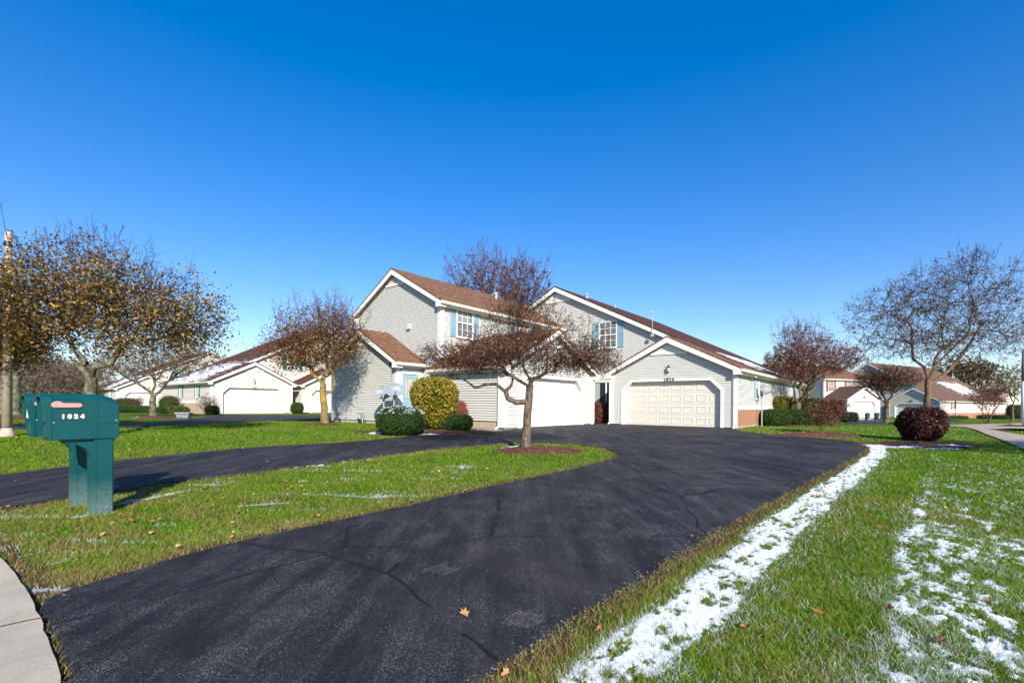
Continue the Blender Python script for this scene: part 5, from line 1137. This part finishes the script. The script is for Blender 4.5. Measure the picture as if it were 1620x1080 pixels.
def mailbox(loc, rot, label, num=True, envelope=False, group='green plastic mailboxes'):
    """u: from the front hood (-) to the back (+); n: towards the camera side"""
    r = empty('mailbox', (loc[0], loc[1], g1(*loc)), rot, label, 'mailbox', group)
    O, U, N_ = (0, 0), (1, 0), (0, -1)
    prof = [(-.435, .885), (-.43, .87), (.135, .87), (.150, .885), (.150, 1.265), (.135, 1.305), (.09, 1.338), (.01, 1.362), (-.10, 1.372), (-.30, 1.368), (-.44, 1.355)]
    def shell(p0, p1, wd, zlo, zhi):
        pass
    # body with a crowned cross-section: loft the side profile over the width
    def loft(prof_, w_, name, mat, parent, ns=10, crown=.06, zc=1.1):
        V = []; F = []; k = len(prof_)
        for i in range(ns + 1):
            t = -1 + 2 * i / ns; 
            for u, z in prof_:
                zz = z - crown * (abs(t) ** 2.6) * max(0, (z - zc)) / .27
                e = 1 - .018 * abs(t) ** 8
                V.append((u * e, t * w_ / 2, .87 + (zz - .87) * e if z < 1 else zz))
        for i in range(ns):
            for j in range(k): F.append((i * k + j, i * k + (j + 1) % k, (i + 1) * k + (j + 1) % k, (i + 1) * k + j))
        F += [tuple(range(k))[::-1], tuple(range(ns * k, (ns + 1) * k))]
        mb = MB(); mb.add(V, F); return mb.build(name, mat, parent, .006)
    body = loft(prof, .25, 'box_body', M['plastic'], r)
    # hood: a thin shell projecting past the front, its edge slanting inwards to the bottom
    ring_o, ring_i = [], []
    K = 18
    def sect(w_, zt, zb, rr):
        pts = [(-w_ / 2, zb), (-w_ / 2, zt - rr)]
        for i in range(1, K): a = math.pi - math.pi * i / K; pts.append((w_ / 2 * math.cos(a) * (1.0), zt - rr + rr * math.sin(a) ** .8))
        pts += [(w_ / 2, zt - rr), (w_ / 2, zb)]; return pts
    so_, si_ = sect(.262, 1.366, .868, .10), sect(.222, 1.340, .89, .09)
    def front(z): return -.515 + .07 * (1.37 - z) / .5
    h = MB(); n_ = len(so_)
    vs = [(-.425, y, z) for y, z in so_] + [(front(z), y, z) for y, z in so_] + [(-.432, y, z) for y, z in si_] + [(front(z), y, z) for y, z in si_]
    fs = []
    for i in range(n_):
        j = (i + 1) % n_
        fs += [(i, j, n_ + j, n_ + i), (n_ + i, n_ + j, 3 * n_ + j, 3 * n_ + i), (3 * n_ + i, 3 * n_ + j, 2 * n_ + j, 2 * n_ + i)]
    h.add(vs, fs); h.build('hood', M['plastic'], r)
    d = MB(); d.prism([(0, 0)] * 0 or [(-.45, .90), (-.43, .90), (-.43, 1.03), (-.45, 1.03)], -.10, .10); d.prism([(-.462, 1.06), (-.43, 1.06), (-.43, 1.28), (-.466, 1.28)], -.10, .10)
    dd = d.build('front_door', M['plastic'], r, .006)
    d = MB(); d.box(-.485, -.46, -.02, .02, 1.27, 1.30); d.build('latch', M['plastic'], dd)
    if envelope:
        d = MB(); d.prism([(-.478, 1.085), (-.468, 1.085), (-.474, 1.26)], .02, .09); d.build('notice_card', M['sticker'], r)
    for sgn in (1, -1):
        y0, y1 = sorted((sgn * .123, sgn * .1285)); q = MB()
        q.box(-.43, .15, y0, y1, 1.043, 1.050)                         # seam between lid and tray
        y0, y1 = sorted((sgn * .10, sgn * .130)); q.box(-.062, -.050, y0, y1, .872, 1.335)   # vertical rib
        q.build('seam_rib', M['plastic'], body)
        q = MB(); y0, y1 = sorted((sgn * .1235, sgn * .1275)); q.ring([(-.425, 1.20), (-.19, 1.20), (-.175, 1.215), (-.175, 1.315), (-.425, 1.315)], [(-.420, 1.205), (-.195, 1.205), (-.180, 1.22), (-.180, 1.310), (-.420, 1.310)], y0, y1)
        q.ring([(-.415, 1.085), (-.078, 1.085), (-.078, 1.165), (-.415, 1.165)], [(-.410, 1.090), (-.083, 1.090), (-.083, 1.160), (-.410, 1.160)], y0, y1); q.build('panel_edge', M['recess'], body)
    # faded flag
    q = MB(); P_ = []
    for u, z in [(-.33, 1.235), (-.31, 1.222), (-.10, 1.222), (-.080, 1.235), (-.080, 1.255), (-.10, 1.268), (-.235, 1.268), (-.255, 1.283), (-.285, 1.290), (-.315, 1.280), (-.332, 1.258)]: P_.append((u - .10, z))
    q.prism(P_, .130, .138); q.build('flag', M['pink'], r, .002)
    q = MB(); q.cyl((-.40, -.138, 1.252), (-.40, -.142, 1.252), .006); q.cyl((-.41, -.125, 1.062), (-.41, -.131, 1.062), .007); q.cyl((.12, -.125, 1.075), (.12, -.131, 1.075), .007); q.build('screw', M['steel'], body)
    if num:
        for i, c in enumerate('1024'):
            text('number_sticker', c, .062, M['sticker'], r, (-.335 + i * .052, -.1335, 1.122), (math.pi / 2, 0, 0), .001, .0045)
    # post
    q = MB(); q.box(-.075, .105, -.105, .105, -.1, .88); post = q.build('post', M['plastic'], r, .012)
    q = MB()
    for y in (-.07, -.022, .022, .07): q.box(-.088, -.072, y - .012, y + .012, 0, .80)
    q.box(-.061, -.051, -.109, .109, 0, .872); q.build('flute', M['plastic'], post)
    q = MB(); arc = [(-.33, .872), (-.33, .845)] + [(-.31 + .22 * math.sin(a), .825 - .17 * (1 - math.cos(a))) for a in np.linspace(0, math.pi / 2, 8)] + [(-.07, .60), (-.02, .60), (-.02, .872)]
    q.prism(arc, -.075, .075); q.build('bracket', M['plastic'], r, .006)
    q = MB(); q.box(.0, .12, -.095, .095, .82, .872); q.build('bracket', M['plastic'], r, .012)
    return r
A = math.atan2(.815, .58)
mb1 = (-4.74, 5.45)
mailbox(mb1, A, 'nearer teal green plastic mailbox with faded pink flag and white number 1024', True)
mailbox((mb1[0] - .60, mb1[1] + .42), A, 'farther teal green plastic mailbox, half hidden behind the numbered one', False, True)
for px, lab in ((1371, 'small distant green mailbox, left one of the pair before the far garage'), (1386, 'small distant green mailbox, right one of the pair before the far garage')):
    p = at(px, 671.2); p = col(px, 50)
    mailbox(p, math.radians(75), lab, False)

# ------------------------------------------------------------------ poles, hydrant, sign, dishes, meter, box
p = at(11, 690); o = empty('lamp_pole', (p[0], p[1], g1(*p)), 0, 'tapered pink grey concrete pole with flared foot at the left edge', 'pole')
m_con = mottled('pole_concrete', (.50, .40, .33), (.36, .28, .23), 9, .9, .1, .5, 60)
q = MB(); q.lathe((0, 0, 0), [(.20, -.05), (.20, .02), (.17, .08), (.135, .22), (.125, .26)], 24); q.build('foot', m_con, o, 0, True)
q = MB(); q.lathe((0, 0, 0), [(.122, .26), (.075, 6.15), (.075, 6.16)], 24); q.build('shaft', m_con, o, 0, True)
q = MB(); q.lathe((0, 0, 0), [(.128, .262), (.128, .285)], 24); q.lathe((0, 0, 0), [(.10, 5.75), (.10, 5.9)], 16); q.lathe((0, 0, 0), [(.05, 6.16), (.05, 6.22), (.01, 6.25)], 12); q.build('dark_band', M['black'], o)
q = MB(); q.lathe((0, 0, 0), [(.088, 5.9), (.088, 6.14), (.06, 6.2)], 16); q.build('cap', m_con, o)
p = at(1619, 679.5); p = col(1619.5, 30); o = empty('lamp_pole', (p[0], p[1], g1(*p)), 0, 'light grey metal pole at the right edge beside the sidewalk', 'pole')
q = MB(); q.lathe((0, 0, 0), [(.125, -.1), (.125, 2.75)], 20); q.build('shaft', mottled('pale_grey_paint', (.62, .62, .64), (.55, .55, .57), 3, .5), o, 0, True)
q = MB(); q.lathe((0, 0, 0), [(.118, 2.75), (.10, 4.8)], 20); q.build('upper_shaft', mottled('brown_grey_paint', (.16, .12, .11), (.22, .17, .15), 12, .6), o, 0, True)
p = col(1491, 50); o = empty('fire_hydrant', (p[0], p[1], g1(*p)), 0, 'red fire hydrant behind the dark red bush', 'hydrant')
mr = mottled('hydrant_red', (.42, .06, .04), (.34, .05, .03), 12, .5)
q = MB(); q.lathe((0, 0, 0), [(.16, -.05), (.16, .04), (.11, .05), (.11, .55), (.14, .56), (.14, .60), (.12, .66), (.06, .73), (.03, .75), (.03, .79)], 16); q.build('barrel', mr, o, 0)
for s_ in (-1, 1): q = MB(); q.cyl((s_ * .1, 0, .42), (s_ * .19, 0, .42), .055, .055, 10); q.build('nozzle', mr, o)
p = col(1511.5, 52); o = empty('street_sign', (p[0], p[1], g1(*p)), math.radians(55), 'thin dark sign post with its blade seen nearly edge on, by the sidewalk', 'sign')
q = MB(); q.box(-.03, .03, -.02, .02, -.1, 2.75); q.build('post', M['black'], o)
q = MB(); q.box(-.28, .28, .022, .028, 1.85, 2.70); q.build('blade', M['steel'], o)
q = MB(); q.box(-.26, .26, -.03, -.026, 1.88, 2.68); q.build('sign_face', mottled('sign_red_brown', (.22, .08, .06), (.16, .06, .05), 5, .5), o)
def dish(loc, aim, tilt, w_, h_, zc, label, group=None, arm=True):
    o = empty('satellite_dish', (loc[0], loc[1], g1(*loc)), aim, label, 'satellite dish', group)
    q = MB(); q.cyl((0, 0, -.1), (0, 0, zc - .25), .028, .028, 12); q.cyl((0, 0, zc - .26), (.0, -.10, zc - .02), .026, .024, 12); q.build('mast', M['steel'], o)
    K, R = 32, 8; ct, stt = math.cos(tilt), math.sin(tilt); V = []; F = []
    for side in (0, 1):
        for i in range(R + 1):
            r_ = i / R
            for j in range(K):
                a = 2 * math.pi * j / K; x, z = r_ * w_ / 2 * math.cos(a), r_ * h_ / 2 * math.sin(a); y = -.16 - .09 * (r_ ** 2) + side * .012 + .07
                V.append((x, y * ct + z * stt, zc + z * ct - y * stt))
    for side in (0, 1):
        b_ = side * (R + 1) * K
        for i in range(R):
            for j in range(K): F.append((b_ + i * K + j, b_ + i * K + (j + 1) % K, b_ + (i + 1) * K + (j + 1) % K, b_ + (i + 1) * K + j))
    for j in range(K): F.append((R * K + j, R * K + (j + 1) % K, (2 * R + 1) * K + (j + 1) % K, (2 * R + 1) * K + j))
    me = MB(); me.add(V, F); me.build('reflector', M['dish'], o, 0, True)
    q = MB(); q.cyl((0, -.06, zc - h_ * .42), (0, -.62, zc - .06), .016, .016, 8); q.build('feed_arm', M['black'], o)
    q = MB(); q.cyl((-.0, -.62, zc - .1), (0, -.54, zc + .02), .035, .03, 10); q.box(-.09, .09, .57, .63, zc - .05, zc + .0); q.build('feed_horn', M['dish'], o)
    q = MB(); q.box(-.05, .05, -.06, .02, zc - .30, zc - .02); q.build('bracket', M['steel'], o)
    return o
# the two dishes before the entry wall look up to the sun side
dish((-5.02, 20.15), math.radians(20), math.radians(20), .86, .66, 1.50, 'nearer grey satellite dish standing over the snowy bush')
dish((-5.58, 20.62), math.radians(5), math.radians(20), .80, .60, 1.38, 'farther grey satellite dish, left of and behind the other one')
dish((12.15, 23.05), math.radians(20), math.radians(20), .50, .54, 1.75, 'small round grey satellite dish on a pole by the brick base')
# gas meter at entry wall
p = (-5.95, 22.0)
gm = (-.30 + E1[0] * -7.85 + E2[0] * -1.3, 18.5 + E1[1] * -7.85 + E2[1] * -1.3)
o = empty('gas_meter', (gm[0], gm[1], g1(*gm)), ROT, 'grey gas meter on the lawn against the grey entry wall', 'meter')
q = MB(); q.box(-.15, .15, -.12, .10, .18, .52); q.build('meter_case', M['dish'], o, .03)
q = MB(); q.box(-.11, .11, .10, .13, .25, .45); q.build('index_face', M['lampglass'], o)
for s_ in (-.16, .0, .16): q = MB(); q.cyl((s_, .0, .5), (s_, 0, .72), .03, .03, 8); q.build('pipe', M['steel'], o)
q = MB(); q.cyl((-.24, 0, .70), (.24, 0, .70), .028, .028, 8); q.cyl((-.24, 0, .7), (-.24, 0, -.05), .025, .025, 8); q.cyl((.2, -.02, -.05), (.2, -.02, .2), .03, .03, 8); q.cyl((.24, 0, .2), (.42, 0, .40), .022, .022, 8); q.build('pipe', M['steel'], o)
q = MB(); q.box(-.10, .14, -.05, .08, -.03, .18); q.build('regulator', M['black'], o)
# weathered utility box at the neighbour's drive
p = at(291, 661.5); o = empty('utility_box', (p[0], p[1], g1(*p)), .15, 'squat grey box with a light top on the lawn by the neighbour drive', 'box'); o.scale = (.62, .62, .62)
q = MB(); q.add([(-.5, -.3, 0), (.5, -.3, 0), (.5, .3, 0), (-.5, .3, 0), (-.58, -.36, .45), (.58, -.36, .45), (.58, .36, .45), (-.58, .36, .45)], [(3, 2, 1, 0), (4, 5, 6, 7), (0, 1, 5, 4), (1, 2, 6, 5), (2, 3, 7, 6), (3, 0, 4, 7)]); q.build('box_body', mottled('weathered_grey', (.10, .10, .12), (.26, .26, .28), 4, .7), o, .06)
q = MB(); q.frame((0, 0), (1, 0), (0, 1)); q.box(-.64, .64, -.42, .42, .452, .56); q.build('lid', mottled('pale_grey_lid', (.36, .37, .40), (.22, .22, .25), 5, .6), o, .02)
# picnic table by the far garage
p = col(1340, 61); o = empty('picnic_table', (p[0], p[1], g1(*p) + .15), .33, 'brown wooden picnic table beside the far white garage', 'table')
mw = mottled('brown_wood', (.16, .08, .04), (.10, .05, .03), 8, .8)
q = MB(); q.frame((0, 0), (1, 0), (0, 1)); q.box(-1.1, 1.1, -.45, .45, .72, .80); q.build('table_top', mw, o)
for s_ in (-.8, .8):
    q = MB(); q.cyl((s_, -.6, -.2), (s_, .3, .72), .05, .05, 6); q.cyl((s_, .6, -.2), (s_, -.3, .72), .05, .05, 6); q.build('leg', mw, o)
for s_ in (-.75, .75):
    q = MB(); q.frame((0, 0), (1, 0), (0, 1)); q.box(-1.1, 1.1, s_ - .13, s_ + .13, .40, .46); q.build('bench', mw, o)
# short walk to the blue door, at the bed
wp = densify(np.array([(-.3 + E1[0] * a + E2[0] * b_, 18.5 + E1[1] * a + E2[1] * b_) for a, b_ in ((-3.2, -.95), (.35, -.95), (.25, -.25), (-3.2, -.25))]), .3, .01)
tag(drape('garden_path', wp, M['walk'], .028, .05, False), kind='structure')

# ------------------------------------------------------------------ fallen leaves
def leafmesh(seed):
    rng = np.random.default_rng(seed); K = 11; V = [(0, 0, .012)]; 
    for i in range(K): a = 2 * math.pi * i / K; r_ = .5 * (1.0 if i % 2 == 0 else .58) * (1.25 if i == 0 else 1) * rng.uniform(.85, 1.1); V.append((r_ * math.cos(a), r_ * math.sin(a) * .8, rng.uniform(0, .28)))
    return V, [(0, i + 1, (i + 1) % K + 1) for i in range(K)]
lm = []
for i, c in enumerate([(.55, .36, .14), (.34, .13, .05), (.50, .24, .09), (.16, .07, .04)]):
    V, F = leafmesh(i); me = bpy.data.meshes.new('fallen_leaf'); me.from_pydata([(a * .09, b_ * .09, z_ * .09) for a, b_, z_ in V], [], F)
    me.materials.append(mottled('dead_leaf', c, tuple(v * .7 for v in c), 30, .7)); lm.append(me)
spots = [(162, 850, 0), (237, 848, 0), (282, 869, 0), (337, 861, 1), (367, 855, 2), (107, 951, 1), (520, 828, 1), (520, 857, 3), (430, 800, 2), (1095, 853, 1), (945, 1006, 1), (800, 1075, 2), (1575, 796, 0), (1341, 817, 2), (1397, 839, 3), (1488, 1024, 3),
         (1600, 852, 2), (1290, 975, 1), (1407, 970, 3), (1340, 875, 2), (735, 978, 2), (640, 800, 2), (700, 760, 1), (770, 745, 0), (560, 770, 3), (330, 815, 2), (250, 800, 1), (450, 765, 2), (1560, 960, 3), (1180, 1000, 1), (875, 720, 0), (240, 830, 1)]
for i, (px, py, k) in enumerate(spots):
    x_, y_ = at(px, py); o = bpy.data.objects.new('fallen_leaf', lm[k]); link(o); o.location = (x_, y_, g1(x_, y_) + .035); o.rotation_euler = (random.uniform(-.3, .3), random.uniform(-.3, .3), random.uniform(0, 6.3))
    s_ = random.uniform(.5, .95) * (1.5 if y_ > 7 else 1); o.scale = (s_,) * 3
    tag(o, 'dry curled fallen leaf lying on the ground', 'leaf', 'fallen leaves on lawn and drive')
rng = np.random.default_rng(5); n = 2600
Y = np.exp(rng.uniform(math.log(4.5), math.log(32), n)); X = Y * rng.uniform(-1.15, 1.2, n); k = ~(inpoly(X, Y, kerb_poly)) & ((rng.random(n) < .03) | ~inpoly(X, Y, main_poly[::2]))
X, Y = X[k], Y[k]; C = np.stack([X, Y, G(X, Y) + .045], 1); V, F, C_ = quads(C, .035, rng, palette(len(C), [(.42, .24, .07, 3), (.30, .12, .05, 3), (.18, .08, .04, 3), (.5, .4, .1, 1)], rng), 3.0, 1.3)
tag(npmesh('leaf_litter', V, F, M['leaf'], None, C_), 'tiny dead leaves scattered over the lawns', 'leaf litter', None, 'stuff')
# a stone and gravel at the near end of the drive
n = 420; Y = rng.uniform(1.9, 5, n); o_ = np.argsort(REs[:, 1]); X = np.interp(Y, REs[o_, 1], REs[o_, 0]) + rng.normal(size=n) * .06 + .04
V = []; F = []
for i in range(n):
    r_ = rng.uniform(.003, .010) * (1.6 if i < 12 else 1); b_ = len(V); z_ = .022 + r_ * .4
    for d in ((1, 0, 0), (-1, 0, 0), (0, 1, 0), (0, -1, 0), (0, 0, .7), (0, 0, -.7)): V.append((X[i] + d[0] * r_ * rng.uniform(.7, 1.3), Y[i] + d[1] * r_ * rng.uniform(.7, 1.3), z_ + d[2] * r_))
    for f in ((0, 2, 4), (2, 1, 4), (1, 3, 4), (3, 0, 4), (2, 0, 5), (1, 2, 5), (3, 1, 5), (0, 3, 5)): F.append(tuple(b_ + q for q in f))
tag(npmesh('gravel', np.array(V), np.array(F), mottled('pebbles', (.24, .20, .16), (.07, .06, .05), 40, .8)), 'loose small pebbles along the right edge of the drive', 'gravel', None, 'stuff')
